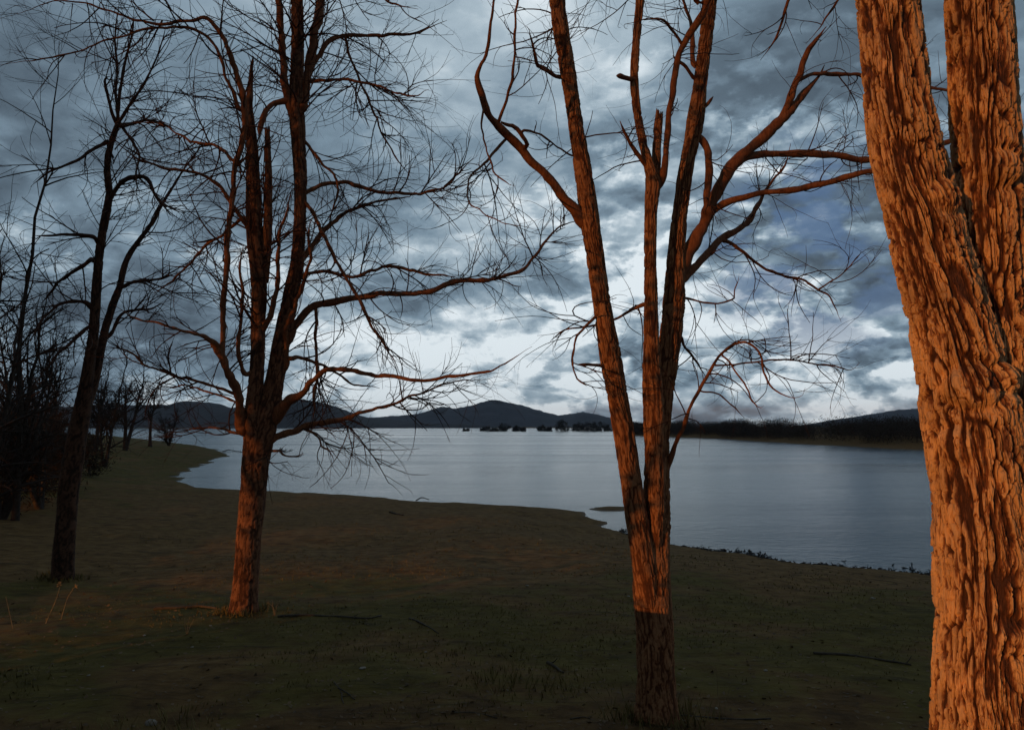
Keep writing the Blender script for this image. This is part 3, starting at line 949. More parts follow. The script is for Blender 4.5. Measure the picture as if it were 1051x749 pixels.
left_limbs = [
    ([(300, 120, 5), (295, 98, 4.8), (291, 62, 4.2), (288, 30, 4), (285, 0, 4), (280, -70, 3), (270, -160, 1.5)], 0, -0.7),
    ([(310, 110, 6), (314, 88, 5.6), (319, 62, 5.5), (324, 30, 5.6), (329, 0, 5.5), (340, -70, 4), (360, -170, 2)], 0.1, 0.9),
    ([(312, 100, 4), (316, 82, 3.4), (325, 62, 3.2), (335, 46, 3), (346, 38, 3), (360, 36, 2.6), (380, 36, 2.2), (400, 37, 2), (424, 35, 1.6), (440, 30, 1.2), (458, 22, 0.8)], 0.1, 1.4),
    ([(296, 104, 4), (287, 104, 3.8), (279, 108, 3.6), (273, 116, 3.4), (269, 128, 3.2), (267, 140, 3)], 0, -0.4),
    ([(250, 440, 8), (247, 424, 6), (246, 406, 5.2), (241, 390, 5), (235, 380, 4.8), (227, 364, 4.5), (221, 355, 3.8), (214, 350, 3), (205, 345, 2), (192, 342, 1.5), (178, 338, 1)], -0.1, -1.3),
    ([(228, 366, 4), (228, 340, 3.7), (229, 315, 3.5), (231, 290, 3.4), (234, 250, 3.4), (236, 220, 3.3), (239, 190, 3.3), (243, 162, 3.3), (249, 140, 3.4), (252, 122, 3.8), (251, 106, 3.8), (247, 88, 3.6), (241, 70, 3.4), (235, 54, 3.2), (228, 40, 2.9), (222, 30, 2.6), (216, 21, 2.4), (208, 19, 2.4), (198, 22, 2.3), (180, 22, 2), (166, 25, 1.8), (148, 22, 1.5), (128, 16, 1.3), (108, 10, 1.2), (88, 4, 1.1), (60, 1, 1), (34, 8, 0.9), (0, 20, 0.7)], -0.6, -1.8),
    ([(245, 112, 2.6), (239, 96, 2.5), (232, 80, 2.4), (228, 66, 2.3), (222, 52, 2.2), (214, 40, 2.2), (205, 33, 2.2), (196, 28, 2.1), (184, 28, 2), (168, 30, 1.8), (150, 31, 1.6), (132, 36, 1.5), (114, 41, 1.4), (96, 46, 1.3), (76, 53, 1.2), (58, 57, 1.1), (30, 61, 0.9), (-10, 66, 0.6)], -0.7, -2.0),
    ([(296, 350, 6), (301, 338, 5.6), (307, 328, 5.2), (314, 319, 5), (323, 313, 4.6), (340, 310, 4.2), (360, 306, 4), (392, 302, 3.6), (420, 301, 3.3), (440, 299, 3.2), (455, 293, 3.2), (472, 287, 3), (500, 287, 2.7), (516, 284, 2.5), (532, 279, 2.3), (546, 267, 2.1), (554, 258, 2), (560, 248, 1.8), (568, 238, 1.6), (578, 231, 1.4), (590, 226, 1.1), (604, 220, 0.7)], 0.0, 1.2),
    ([(304, 290, 3.4), (314, 282, 3), (330, 279, 2.7), (350, 283, 2.7), (366, 284, 2.5), (384, 276, 2.4), (398, 273, 2.4), (420, 277, 2.2), (444, 281, 2), (470, 285, 1.8)], 0.1, 0.8),
    ([(310, 200, 3.4), (322, 193, 3.2), (334, 188, 3.1), (350, 187, 3), (368, 191, 2.8), (388, 196, 2.5), (412, 198, 2.2), (436, 198, 1.9), (456, 192, 1.6), (470, 181, 1.3), (480, 168, 1), (490, 158, 0.7)], 0.0, 1.0),
    ([(304, 276, 4), (312, 264, 3.6), (322, 252, 3.2), (332, 238, 2.9), (343, 226, 2.6), (356, 217, 2.2), (372, 211, 1.8), (392, 206, 1.5), (414, 204, 1), (436, 196, 0.7)], 0, 1.2),
    ([(280, 432, 7.5), (288, 422, 6.8), (296, 413, 6), (304, 408, 5), (312, 402, 4.2), (318, 394, 3.6), (325, 386, 3.2), (332, 380, 3), (345, 379, 2.9), (362, 381, 2.8), (380, 384, 2.6), (400, 387, 2.4), (424, 390, 2.3), (440, 391, 2.2), (460, 387, 2), (480, 385, 1.8), (500, 382, 1.6), (516, 374, 1.3), (530, 366, 1), (546, 356, 0.6)], 0, -1.4),
    ([(276, 452, 5), (288, 446, 4.6), (300, 442, 4.2), (316, 438, 3.8), (334, 434, 3.4), (350, 431, 3), (364, 426, 2.6), (380, 421, 2.2), (394, 418, 2), (410, 412, 1.7), (428, 405, 1.4), (450, 396, 1.1), (476, 390, 0.9), (500, 396, 0.6)], -0.1, 0.7),
    ([(324, 314, 2.6), (325, 335, 2.4), (325, 360, 2.2), (325, 385, 2.2), (323, 410, 2), (322, 432, 1.8)], 0.1, 0.0),
    ([(310, 204, 3), (320, 218, 2.8), (332, 240, 2.7), (343, 262, 2.6), (354, 282, 2.5), (366, 304, 2.5), (376, 322, 2.3), (384, 338, 2.1), (394, 354, 1.8), (404, 370, 1.3), (410, 384, 0.8)], -0.3, -1.0),
    ([(354, 37, 2.2), (360, 60, 1.9), (368, 80, 1.8), (378, 102, 1.7), (388, 124, 1.5), (397, 146, 1.3), (408, 164, 1.1), (422, 182, 0.8)], 0.4, 0.9),
    ([(316, 84, 2.6), (336, 82, 2.3), (358, 82, 2.1), (376, 85, 1.9), (392, 90, 1.8), (410, 95, 1.6), (426, 98, 1.4), (442, 92, 1)], 0.1, -1.4),
    ([(308, 140, 2.6), (318, 152, 2.4), (330, 168, 2), (344, 180, 1.8), (346, 196, 1.7), (342, 214, 1.4), (338, 226, 1.0)], 0.2, 0.4),
    ([(258, 238, 3.6), (250, 226, 3.2), (240, 212, 2.9), (230, 196, 2.7), (218, 184, 2.5), (202, 177, 2.3), (184, 174, 2.1), (168, 172, 1.9), (152, 167, 1.7), (140, 163, 1.5), (130, 154, 1.2), (120, 146, 0.8)], -0.2, -1.6),
    ([(254, 224, 2.6), (244, 229, 2.4), (230, 238, 2.2), (216, 248, 2.1), (202, 262, 1.9), (188, 278, 1.7), (174, 290, 1.4), (158, 302, 1)], -0.3, 0.9),
    ([(238, 164, 2.4), (230, 155, 2.1), (220, 149, 2), (208, 147, 1.9), (196, 146, 1.8), (184, 138, 1.5), (172, 130, 1.3), (156, 126, 1.1), (136, 124, 0.8)], -0.5, 0.6),
    ([(246, 415, 3), (238, 396, 2.8), (228, 374, 2.6), (219, 356, 2.4), (211, 347, 2.3), (200, 342, 2.1), (188, 339, 2), (172, 335, 1.8), (158, 331, 1.6), (144, 328, 1.4), (132, 324, 1.2), (116, 312, 0.8)], -0.2, 1.1),
    ([(240, 404, 2.4), (228, 399, 2.2), (214, 394, 2.1), (196, 389, 2), (180, 386, 1.9), (164, 381, 1.7), (152, 377, 1.6), (142, 368, 1.5), (132, 360, 1.4), (120, 357, 1.2), (106, 356, 0.8)], -0.3, -1.6),
    ([(244, 414, 2), (234, 408, 1.8), (216, 402, 1.6), (200, 397, 1.4), (184, 396, 1.1), (168, 400, 0.7)], -0.2, 0.8),
    ([(264, 380, 4), (252, 384, 3), (246, 372, 2.6), (244, 350, 2.4), (248, 325, 2.2), (250, 300, 2), (246, 276, 1.6), (250, 250, 1)], -0.1, -0.9),
    ([(268, 340, 4), (276, 326, 3.4), (282, 306, 3), (285, 285, 2.8), (284, 262, 2.4), (288, 238, 2), (296, 216, 1.5), (300, 196, 1)], -0.2, -0.8),
    ([(292, 378, 4), (294, 356, 3.2), (294, 340, 2.8), (302, 314, 2.5), (312, 288, 2.3), (318, 266, 2.0), (316, 240, 1.5), (322, 220, 1)], -0.25, -0.8),
    ([(300, 368, 3.2), (308, 366, 2.6), (318, 370, 2.3), (334, 376, 2.0), (352, 388, 1.7), (370, 396, 1.4), (390, 398, 1)], 0.1, 1.2),
    ([(312, 440, 2.2), (320, 444, 1.8), (326, 450, 1.6), (331, 458, 1.4), (338, 461, 1.1), (344, 464, 0.7)], -0.1, -0.3),
    ([(276, 462, 2.2), (286, 463, 1.6), (292, 466, 1.4), (304, 468, 1), (312, 466, 0.6)], 0, -0.3),
    ([(246, 445, 2.2), (232, 441, 1.8), (216, 438, 1.4), (200, 440, 1), (186, 444, 0.6)], 0, 0.7),
    ([(300, 10, 3), (330, -20, 2.4), (370, -20, 2), (402, 4, 1.5), (430, 10, 1)], 0.2, -1),
]
limbs = []
for k, (px_, da, db) in enumerate(left_limbs):
    limbs.append(limb_tube(attached(px_, da, db, tb.rows + limbs), "limb", M_LIMB, tree, 200 + k, 9 if px_[0][2] > 3 else 6, amp=0.042, freq=3.6, thick=0.85 if px_[0][2] > 3.9 else 0.72))
rng = np.random.default_rng(23)
tw = Tubes()
pts, rad = resample_all([l for l, q in zip(limbs, left_limbs) if q[0][0][2] < 7], 14)
p1, r1 = sprout(rng, pts, rad, 5.2, 0.35, 1.6, 0.0130, up=0.25, droop=0.2, curl=0.5, spread=(30, 75), K=10, flat=0.35)
tw.batch(p1, r1, 5)
p2, r2 = sprout(rng, p1, r1, 4.6, 0.35, 1.35, 0.0085, curl=0.55, K=10, up=0.1, spread=(18, 50), taperlen=0.3)
tw.batch(p2, r2, 4)
p3, r3 = sprout(rng, p2, r2, 2.0, 0.15, 0.60, 0.0062, curl=0.55, K=6, spread=(18, 50))
tw.batch(p3, r3, 3)
stems = [trace([(307, 200, 6), (305, 120, 8), (305, 40, 7), (300, -60, 5), (290, -270, 2)], d + .1), trace([(264, 380, 8), (265, 300, 8), (260, 200, 8), (257, 110, 4)], d - 0.2)]
pts, rad = resample_all(stems, 14)
p1, r1 = sprout(rng, pts, rad, 7.5, 0.7, 2.4, 0.015, up=0.1, droop=0.1, curl=0.5, K=11, spread=(35, 80))
tw.batch(p1, r1, 5)
p2, r2 = sprout(rng, p1, r1, 4.2, 0.35, 1.4, 0.0088, curl=0.55, K=10, spread=(18, 50), taperlen=0.3)
tw.batch(p2, r2, 4)
p3, r3 = sprout(rng, p2, r2, 1.9, 0.15, 0.60, 0.0062, curl=0.55, K=6, spread=(18, 50))
tw.batch(p3, r3, 3)
tw.build("crown", M_TWIG, tree)

# ------------------------------------------------------------------ the dark leaning tree further left
g0 = ground_pix(63, 594)
d = float(g0[1])
tree = thing("leaning_tree", "dark slender tree leaning right, splitting into two thin stems, left of the spreading tree", "tree", g0)
tb = Bark()
tb.add(np.vstack([[(g0[0], d, g0[2] - 0.15, 12.5 * d / FPX)], trace([(64, 592, 11), (66, 560, 10.5), (70, 510, 10), (76, 465, 10), (83, 425, 9), (88, 398, 7.2), (92, 370, 6), (96, 340, 5.4), (99, 300, 5), (101, 270, 4.6), (104, 245, 4.4), (109, 220, 4.2), (112, 200, 4), (110, 175, 3.6), (112, 155, 3.4), (117, 138, 3), (122, 124, 2.5)], d, d - 0.6)]),
       48, 420, 0.012, 18, 4, 71, flare=0.15)
tb.add(trace([(86, 420, 6), (92, 405, 5.4), (98, 385, 5), (103, 360, 4.6), (109, 335, 4.2), (116, 312, 3.9), (122, 296, 3.5), (128, 272, 3.1), (136, 256, 2.8), (148, 240, 2.4), (158, 226, 2.1), (166, 210, 1.8), (176, 194, 1.5), (190, 172, 1.2), (208, 148, 0.8)], d - 0.1, d + 0.8), 36, 340, 0.008, 20, 4, 73)
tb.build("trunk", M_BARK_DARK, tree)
dl = [
    ([(107, 218, 3), (111, 208, 2.8), (117, 196, 2.6), (124, 187, 2.5), (134, 182, 2.4), (146, 181, 2.2), (154, 187, 1.9), (159, 200, 1.6), (166, 210, 1.3), (176, 222, 0.9)], -0.3, -1.0),
    ([(110, 146, 2.4), (102, 150, 2), (92, 156, 1.8), (80, 163, 1.6), (68, 168, 1.4), (52, 176, 1.2), (42, 183, 1), (32, 192, 0.7)], -0.5, -1.5),
    ([(120, 128, 2), (114, 112, 1.6), (109, 92, 1.4), (108, 82, 1.2), (114, 79, 0.9)], -0.6, -0.9),
    ([(121, 126, 2), (122, 100, 1.6), (126, 74, 1.4), (130, 56, 1.2), (136, 36, 0.9), (138, 10, 0.6)], -0.6, -0.2),
    ([(123, 124, 2), (134, 108, 1.7), (144, 92, 1.5), (154, 74, 1.2), (164, 50, 0.9), (170, 24, 0.6)], -0.6, -1.0),
    ([(122, 126, 1.8), (118, 100, 1.4), (120, 70, 1.2), (118, 40, 0.9), (122, 0, 0.6)], -0.6, 0.2),
    ([(124, 128, 1.8), (136, 146, 1.4), (142, 160, 1.2), (140, 180, 0.9), (144, 200, 0.6)], -0.6, -1.1),
    ([(101, 250, 2.4), (96, 243, 2), (84, 241, 1.8), (66, 241, 1.5), (50, 242, 1.2), (34, 242, 0.8)], -0.3, -1),
    ([(97, 268, 2.6), (92, 266, 2.4), (82, 274, 2.1), (68, 284, 1.8), (58, 290, 1.5), (50, 302, 1.1), (42, 312, 0.7)], -0.2, 0.8),
    ([(96, 318, 2.6), (88, 310, 2.2), (76, 309, 2), (62, 312, 1.8), (52, 320, 1.4), (42, 330, 1), (34, 342, 0.7)], -0.2, -1.1),
    ([(94, 334, 2.4), (84, 340, 2), (72, 352, 1.7), (60, 362, 1.4), (50, 376, 0.9)], 0, -0.9),
    ([(106, 350, 2.4), (116, 340, 2), (126, 322, 1.8), (140, 318, 1.5), (156, 316, 1.1), (170, 308, 0.7)], 0.3, 1),
    ([(124, 295, 2.2), (136, 290, 1.8), (150, 288, 1.5), (166, 286, 1.2), (182, 280, 0.8)], 0.4, -0.2),
    ([(120, 130, 1.8), (134, 128, 1.5), (150, 124, 1.3), (168, 127, 1), (184, 136, 0.7)], -0.6, -1.4),
]
limbs = []
for k, (px_, da, db) in enumerate(dl):
    limbs.append(limb_tube(attached(px_, da, db, tb.rows + limbs), "limb", M_TWIG, tree, 300 + k, 6, amp=0.03, freq=2))
rng = np.random.default_rng(31)
tw = Tubes()
stems = [trace([(96, 340, 5), (101, 270, 4.6), (109, 220, 4), (122, 124, 2.5)], d - .4), trace([(109, 335, 4.2), (128, 272, 3.1), (158, 226, 2), (208, 148, 0.8)], d + .3)]
pts, rad = resample_all(limbs + stems, 12)
p1, r1 = sprout(rng, pts, rad, 4.2, 0.5, 2.0, 0.015, up=0.35, curl=0.35, spread=(25, 65), K=9)
tw.batch(p1, r1, 4)
p2, r2 = sprout(rng, p1, r1, 3.4, 0.35, 1.4, 0.0100, curl=0.45, K=9, up=0.2, spread=(18, 50), taperlen=0.3)
tw.batch(p2, r2, 3)
p3, r3 = sprout(rng, p2, r2, 2.4, 0.12, 0.45, 0.0070, curl=0.4, K=5)
tw.batch(p3, r3, 3)
tw.build("crown", M_TWIG, tree)


# ------------------------------------------------------------------ slighter trees and thicket, each its own
def bare_tree(name, label, cat, base, height, trunk_r, seed, stems=1, start=0.3, wide=0.45, dens=1.0, group=None, lean=(0, 0), mat=None, twig=None, lvl=3, tr=1.0, up=0.25, spread=(30, 65)):
    """a leafless tree grown from its base"""
    rng = np.random.default_rng(seed)
    base = np.asarray(base, float)
    root = thing(name, label, cat, base, group)
    K = 14
    st, sr = [], []
    for s in range(stems):
        a = rng.uniform(0, 6.28)
        out = 0.0 if stems == 1 else rng.uniform(0.08, 0.35)
        h = height * (1 if s == 0 else rng.uniform(0.6, 0.95))
        u = np.linspace(0, 1, K)
        x = base[0] + lean[0] * u * h + out * h * u ** 0.8 * math.cos(a) + np.cumsum(rng.normal(0, 0.012 * h, K)) * u
        y = base[1] + lean[1] * u * h + out * h * u ** 0.8 * math.sin(a) + np.cumsum(rng.normal(0, 0.012 * h, K)) * u
        st.append(np.stack([x, y, base[2] - 0.12 + u * (h + 0.12)], 1))
        sr.append(trunk_r * (1 - 0.9 * u) * (1 if s == 0 else 0.7) * (1 + 0.35 * np.exp(-u * 22)))
    st, sr = np.array(st), np.array(sr)
    t = Tubes()
    t.batch(st, sr, 10)
    t.build("trunk", mat or M_BARK_FAR_PLAIN, root)
    tw = Tubes()
    p1, r1 = sprout(rng, st, sr, 2.6 * dens * 6 / height, 0.15 * height, wide * height, trunk_r * 0.42, up=up, curl=0.4, K=9, spread=spread, tmin=start, taperlen=0.6)
    tw.batch(p1, r1, 4)
    p2, r2 = sprout(rng, p1, r1, 2.6 * dens * 6 / height, 0.06 * height, 0.2 * height, trunk_r * 0.18 * tr, up=0.15, curl=0.5, K=6, spread=(25, 65))
    tw.batch(p2, r2, 3)
    if lvl > 2:
        p3, r3 = sprout(rng, p2, r2, 3.0 * dens * 6 / height, 0.03 * height, 0.09 * height, trunk_r * 0.09 * tr, curl=0.5, K=4)
        tw.batch(p3, r3, 3)
    tw.build("crown", twig or M_TWIG_FAR, root)
    return root


M_BARK_FAR_PLAIN = plain_mat("grey_bark", (0.030, 0.022, 0.018), (0.075, 0.055, 0.042), 10.0, 0.9, 0.4)


def on_ground(px, dist):
    x = (px - W0 / 2) / FPX * dist
    return np.array([x, dist, ground_at(x, dist)])


def top_h(px, py, dist):
    return P(px, py, dist)[2]


b0 = on_ground(22, 24.0)
bare_tree("thin_tree", "very thin upright young tree near the left edge of the picture", "tree", b0, top_h(30, 36, 24.0) - b0[2], 0.095, 401, start=0.28, wide=0.30, dens=1.1, lean=(0.01, 0), tr=1.3)
# leafless trees of the left grove, staggered back along the shore
grove = [(-14, 19, 210, 3, "many-stemmed bare tree at the far left edge above the dark thicket"), (8, 24, 285, 4, "bushy bare tree behind the thin young tree at the left"),
         (48, 27, 318, 3, "low bare tree between the thin tree and the leaning tree"), (74, 40, 345, 3, "twiggy bare tree just behind the leaning trunk"),
         (-2, 33, 250, 3, "tall bare tree furthest left in the grove"), (110, 62, 352, 2, "small bare tree of the grove right of the leaning trunk"),
         (34, 44, 330, 4, "rounded bare tree low in the middle of the left grove")]
for k, (px, dist, ty, ns, lab) in enumerate(grove):
    b0 = on_ground(px, dist)
    hgt = top_h(px, ty, dist) - b0[2]
    bare_tree("bare_tree", lab, "tree", b0, hgt, 0.012 * hgt + 0.02, 420 + k, stems=ns, start=0.12, wide=0.42, dens=1.5, group="leafless trees of the left grove", tr=1.5)
shore_trees = [(97, 463, 372, 3, "first small shore tree on the left point, double-trunked, nearest the leaning trunk"), (128, 462, 368, 3, "middle small shore tree on the left point, between two others"),
               (154, 458, 385, 2, "right small shore tree on the left point, with a straight single trunk"), (175, 453.5, 418, 4, "little leafless bush at the tip of the left point")]
for k, (px, py, ty, ns, lab) in enumerate(shore_trees):
    b0 = ground_pix(px, py)
    if b0[1] > 190:
        b0 = on_ground(px, 120)
    hgt = top_h(px, ty, b0[1]) - b0[2]
    bare_tree("shore_tree" if k < 3 else "bare_bush", lab, "tree" if k < 3 else "bush", b0, hgt, 0.020 * hgt + 0.03, 440 + k, stems=ns if k != 2 else 1, start=0.28 if k < 3 else 0.05, wide=0.45, dens=1.6, group="small trees on the left point", tr=1.6)


def leafy(name, label, cat, base, radii, n, leaf, seed, parts=("crown", "trunk"), trunk=0.05, group=None, clumps=26, zc=None, mat=None, slim=0.45):
    """an evergreen: many small leaves gathered in clumps round a stem"""
    rng = np.random.default_rng(seed)
    root = thing(name, label, cat, base, group)
    base = np.asarray(base, float)
    rx, ry, rz = radii
    cz = base[2] + (rz * 0.9 if zc is None else zc)
    cc = norm(rng.normal(size=(clumps, 3))) * rng.uniform(0.25, 0.95, (clumps, 1)) ** 0.6 * np.array(radii)
    cs = rng.uniform(0.22, 0.45, clumps) * min(radii)
    ii = rng.integers(0, clumps, n)
    c = cc[ii] + rng.normal(size=(n, 3)) * cs[ii][:, None] * 0.6 + np.array([base[0], base[1], cz])
    c[:, 2] = np.maximum(c[:, 2], base[2] + 0.02)
    a = norm(rng.normal(size=(n, 3)))
    bb = norm(np.cross(a, rng.normal(size=(n, 3))))
    s = leaf * rng.uniform(0.6, 1.3, n)[:, None]
    V = np.stack([c - a * s, c + bb * s * slim, c + a * s, c - bb * s * slim], 1).reshape(-1, 3)
    F = np.arange(4 * n).reshape(-1, 4)
    mesh_obj(parts[0], V, [F], mat or M_EVERGREEN, root, smooth=False)
    t = Tubes()
    K = 6
    tips = cc[: min(clumps, 14)] * 0.85 + np.array([base[0], base[1], cz])
    ps, rs = [], []
    for q in tips:
        u = np.linspace(0, 1, K)[:, None]
        mid = np.array([base[0], base[1], 0.55 * cz + 0.45 * base[2]])
        p0 = np.array([base[0], base[1], base[2] - 0.1])
        ps.append((1 - u) ** 2 * p0 + 2 * u * (1 - u) * mid + u ** 2 * q)
        rs.append(trunk * (1 - 0.8 * u[:, 0]))
    t.batch(np.array(ps), np.array(rs), 6)
    t.build(parts[1], M_BARK_FAR_PLAIN, root)
    return root


M_BRUSH = plain_mat("brush_twigs", (0.022, 0.014, 0.009), (0.050, 0.034, 0.020), 3.0)
thicket = [(-24, 24, 1.9, 3.0, 470, "dark twiggy bush at the bottom of the left edge"), (12, 28, 2.2, 3.2, 471, "dark twiggy bush below the thin young tree"), (46, 33, 1.8, 2.4, 472, "dark rounded bush left of the leaning trunk"),
           (36, 42, 2.9, 4.2, 473, "broad dark bush behind the others in the left grove"), (80, 50, 2.0, 2.4, 474, "dark low bush showing behind the leaning trunk"), (-12, 34, 3.4, 5.6, 475, "tallest dark bush of the left thicket")]
for (px, dist, r_, hz, sd, lab) in thicket:
    b0 = on_ground(px, dist)
    leafy("dense_bush", lab, "bush", b0, (r_, r_, hz * 0.55), 5600, 0.06 + dist * 0.0013, sd, ("foliage", "stem"), 0.04, "dark bushes of the left thicket", zc=hz * 0.5, mat=M_BRUSH, clumps=60, slim=0.2)

# ------------------------------------------------------------------ flooded shrubs far out in the lake
isl = [(479, 4.5, 2.2), (497, 4, 3), (505, 7.5, 4), (517, 7, 5.5), (530, 4.5, 3.8), (537, 3, 3), (556, 5, 4.5), (563, 4, 3), (576, 8, 8.5), (592, 8, 5.8), (603, 9, 7.0), (614, 8, 6.2), (624, 5.5, 5)]
words = ["leftmost low flooded shrub out in the lake", "small flooded shrub second from the left below the mountain", "flooded shrub third from the left below the mountain", "broad flooded shrub fourth from the left below the mountain",
         "flooded shrub fifth from the left, one of a close pair", "tiny flooded shrub sixth from the left, beside a bigger one", "flooded shrub seventh from the left, after a gap of open water", "small flooded shrub just left of the tallest one",
         "tallest flooded shrub, a rounded dome in the lake", "flooded shrub just right of the tallest dome", "broadest flooded shrub of the right-hand row", "flooded shrub second from the right of the row", "flooded shrub beside the forked tree's left stem"]
for k, ((px, hw, hp), lab) in enumerate(zip(isl, words)):
    dist = 640 + 30 * math.sin(k * 2.3)
    x = (px - W0 / 2) / FPX * dist
    rr, hh = hw * dist / FPX * 0.95, hp * dist / FPX * 1.25
    leafy("flooded_shrub", lab, "shrub", (x, dist, WATER - 0.3), (rr, rr * 0.8, hh * 0.75), 2600, 0.42, 500 + k, ("crown", "stem"), 0.12, "flooded shrubs in the lake", clumps=22, zc=hh * 0.45, mat=M_TWIG_FAR)

# ------------------------------------------------------------------ the wood along the far right shore (one mass)
M_WOOD = plain_mat("far_wood", (0.034, 0.024, 0.018), (0.085, 0.060, 0.044), 0.25)
rng = np.random.default_rng(77)
fp = np.array([atwater(*p) for p in far_px])
seg = np.linalg.norm(np.diff(fp, axis=0), axis=1)
cum = np.concatenate([[0], np.cumsum(seg)])
NTR = 620
u = rng.random(NTR) * cum[-1]
k = np.clip(np.searchsorted(cum, u) - 1, 0, len(seg) - 1)
fr = ((u - cum[k]) / seg[k])[:, None]
sh = fp[k] * (1 - fr) + fp[k + 1] * fr
n2_ = norm(sh)
off = 11 + 45 * rng.random(NTR) ** 1.3
tx = sh + n2_ * off[:, None]
tz = ground_z(tx[:, 0], tx[:, 1])
dist_ = np.linalg.norm(tx, axis=1)
# height so that the crown line stands where the photograph has it, with each tree's own variation
want = np.interp(tx[:, 0] / tx[:, 1] * FPX + W0 / 2, [640, 700, 760, 820, 860, 900, 940, 1100], [431, 431.5, 431, 430, 428.5, 428, 429, 428])
hgt = np.maximum(EYE + (437.5 - want) / FPX * dist_ - tz, 2.2) * (0.50 + 0.85 * fbm(np.stack([tx[:, 0] * 0.06, tx[:, 1] * 0.06, tx[:, 0] * 0], 1), 3, 8)) * rng.uniform(0.75, 1.08, NTR)
V, Fq = [], []
sl_n = 560
for i in range(NTR):
    c = rng.normal(size=(sl_n, 3)) * np.array([0.26, 0.26, 0.24]) * hgt[i]
    c[:, 2] = np.abs(c[:, 2] + 0.5 * hgt[i])
    c[:, 2] = np.minimum(c[:, 2], hgt[i] * rng.uniform(0.86, 1.04, sl_n))
    c += np.array([tx[i, 0], tx[i, 1], tz[i]])
    a = norm(rng.normal(size=(sl_n, 3)) + np.array([0, 0, 0.4]))
    bb = norm(np.cross(a, rng.normal(size=(sl_n, 3))))
    s = hgt[i] * rng.uniform(0.025, 0.060, sl_n)[:, None]
    V.append(np.stack([c - a * s, c + bb * s * 0.22, c + a * s, c - bb * s * 0.22], 1).reshape(-1, 3))
V = np.vstack(V)
wood = mesh_obj("far_wood", V, [np.arange(len(V)).reshape(-1, 4)], M_WOOD, None, smooth=False)
tag(wood, "dark leafless wood lining the far right shore of the lake", "wood", kind='stuff')

# ------------------------------------------------------------------ unseen objects added behind the viewer to cast shade
q_dir = np.array([math.cos(R(SUN_AZ - 180)), -math.sin(R(SUN_AZ - 180))])
s_dir = np.array([math.sin(R(SUN_AZ)), math.cos(R(SUN_AZ))])


def behind(px, d_, back, side=0.0):
    p = P(px, 500, d_)[:2] + s_dir * back + q_dir * side
    return np.array([p[0], p[1], ground_at(p[0], p[1])])


sc_ = [(668, 6.2, 14, -0.6, (1.9, 1.9, 4.0), 4.3, 2400, 0.065, 950, "slim evergreen tree added behind the viewer to shade the forked tree"),
       (252, 11, 21, 0.0, (3.6, 3.0, 5.2), 5.6, 7000, 0.075, 951, "broad evergreen tree added behind the viewer to shade the spreading tree"),
       (62, 14.6, 22, -1.0, (4.8, 4.0, 5.5), 5.8, 40000, 0.12, 952, "dense evergreen tree added well behind the viewer to shade the leaning tree"),
       (5, 20, 27, -2.0, (6.5, 5.0, 6.0), 6.0, 60000, 0.13, 953, "wide dense evergreen tree added behind the viewer to shade the left thicket")]
for (px, d_, back, side, rad_, zc_, n_, lf, sd, lab) in sc_:  # added leafy screens, out of view, dimming the sun on the forked and left trees
    leafy("shade_tree", lab, "tree", behind(px, d_, back, side), rad_, n_, lf, sd, ("crown", "trunk"), 0.16, "added shade trees behind the viewer", clumps=420, zc=zc_)

# unseen wall added at the left to shadow the forked trunk's foot and foreground
w0 = P(672, 640, 6.2)[:2] + s_dir * 8.0
wtop = P(672, 640, 6.2)[2] + math.tan(R(SUN_EL)) * 8.0
LW = 7.5
nu, nv = 220, 24
uu = np.linspace(0.95, 0.95 - LW, nu)
prof = []
for v in np.linspace(0, 1, nv):
    k = v * 3
    if k < 1:
        prof.append((-0.2, k))
    elif k < 2:
        prof.append((-0.2 + 0.4 * (k - 1), 1.0))
    else:
        prof.append((0.2, 3 - k))
V = []
for (o_, hh_) in prof:
    pts = w0[None] + q_dir[None] * uu[:, None] + s_dir[None] * o_
    gz_ = ground_z(pts[:, 0], pts[:, 1]) - 0.15
    nn = (fbm(np.stack([uu * 3.2, np.full(nu, hh_ * 4.0), np.full(nu, o_ * 9)], 1), 4, 61) - 0.5) * 0.10
    pts = pts + s_dir[None] * (nn * np.sign(o_))[:, None]
    V.append(np.stack([pts[:, 0], pts[:, 1], gz_ + (wtop - gz_) * hh_ + nn * (0.7 if hh_ == 1.0 else 0)], 1))
i = np.arange(nv - 1)[:, None] * nu
j = np.arange(nu - 1)[None]
F = np.stack(np.broadcast_arrays(i + j, i + j + 1, i + nu + j + 1, i + nu + j), -1).reshape(-1, 4)
ends = [np.array([[e + k * nu, e + (k + 1) * nu, e + (nv - 2 - k) * nu, e + (nv - 1 - k) * nu]]) for e in (0, nu - 1) for k in range(nv // 2 - 1)]
o = mesh_obj("shade_wall", np.vstack(V), [F] + ends, M_STONE, smooth=False)
tag(o, "low rough wall added out of view at the left to cast shade", "wall")

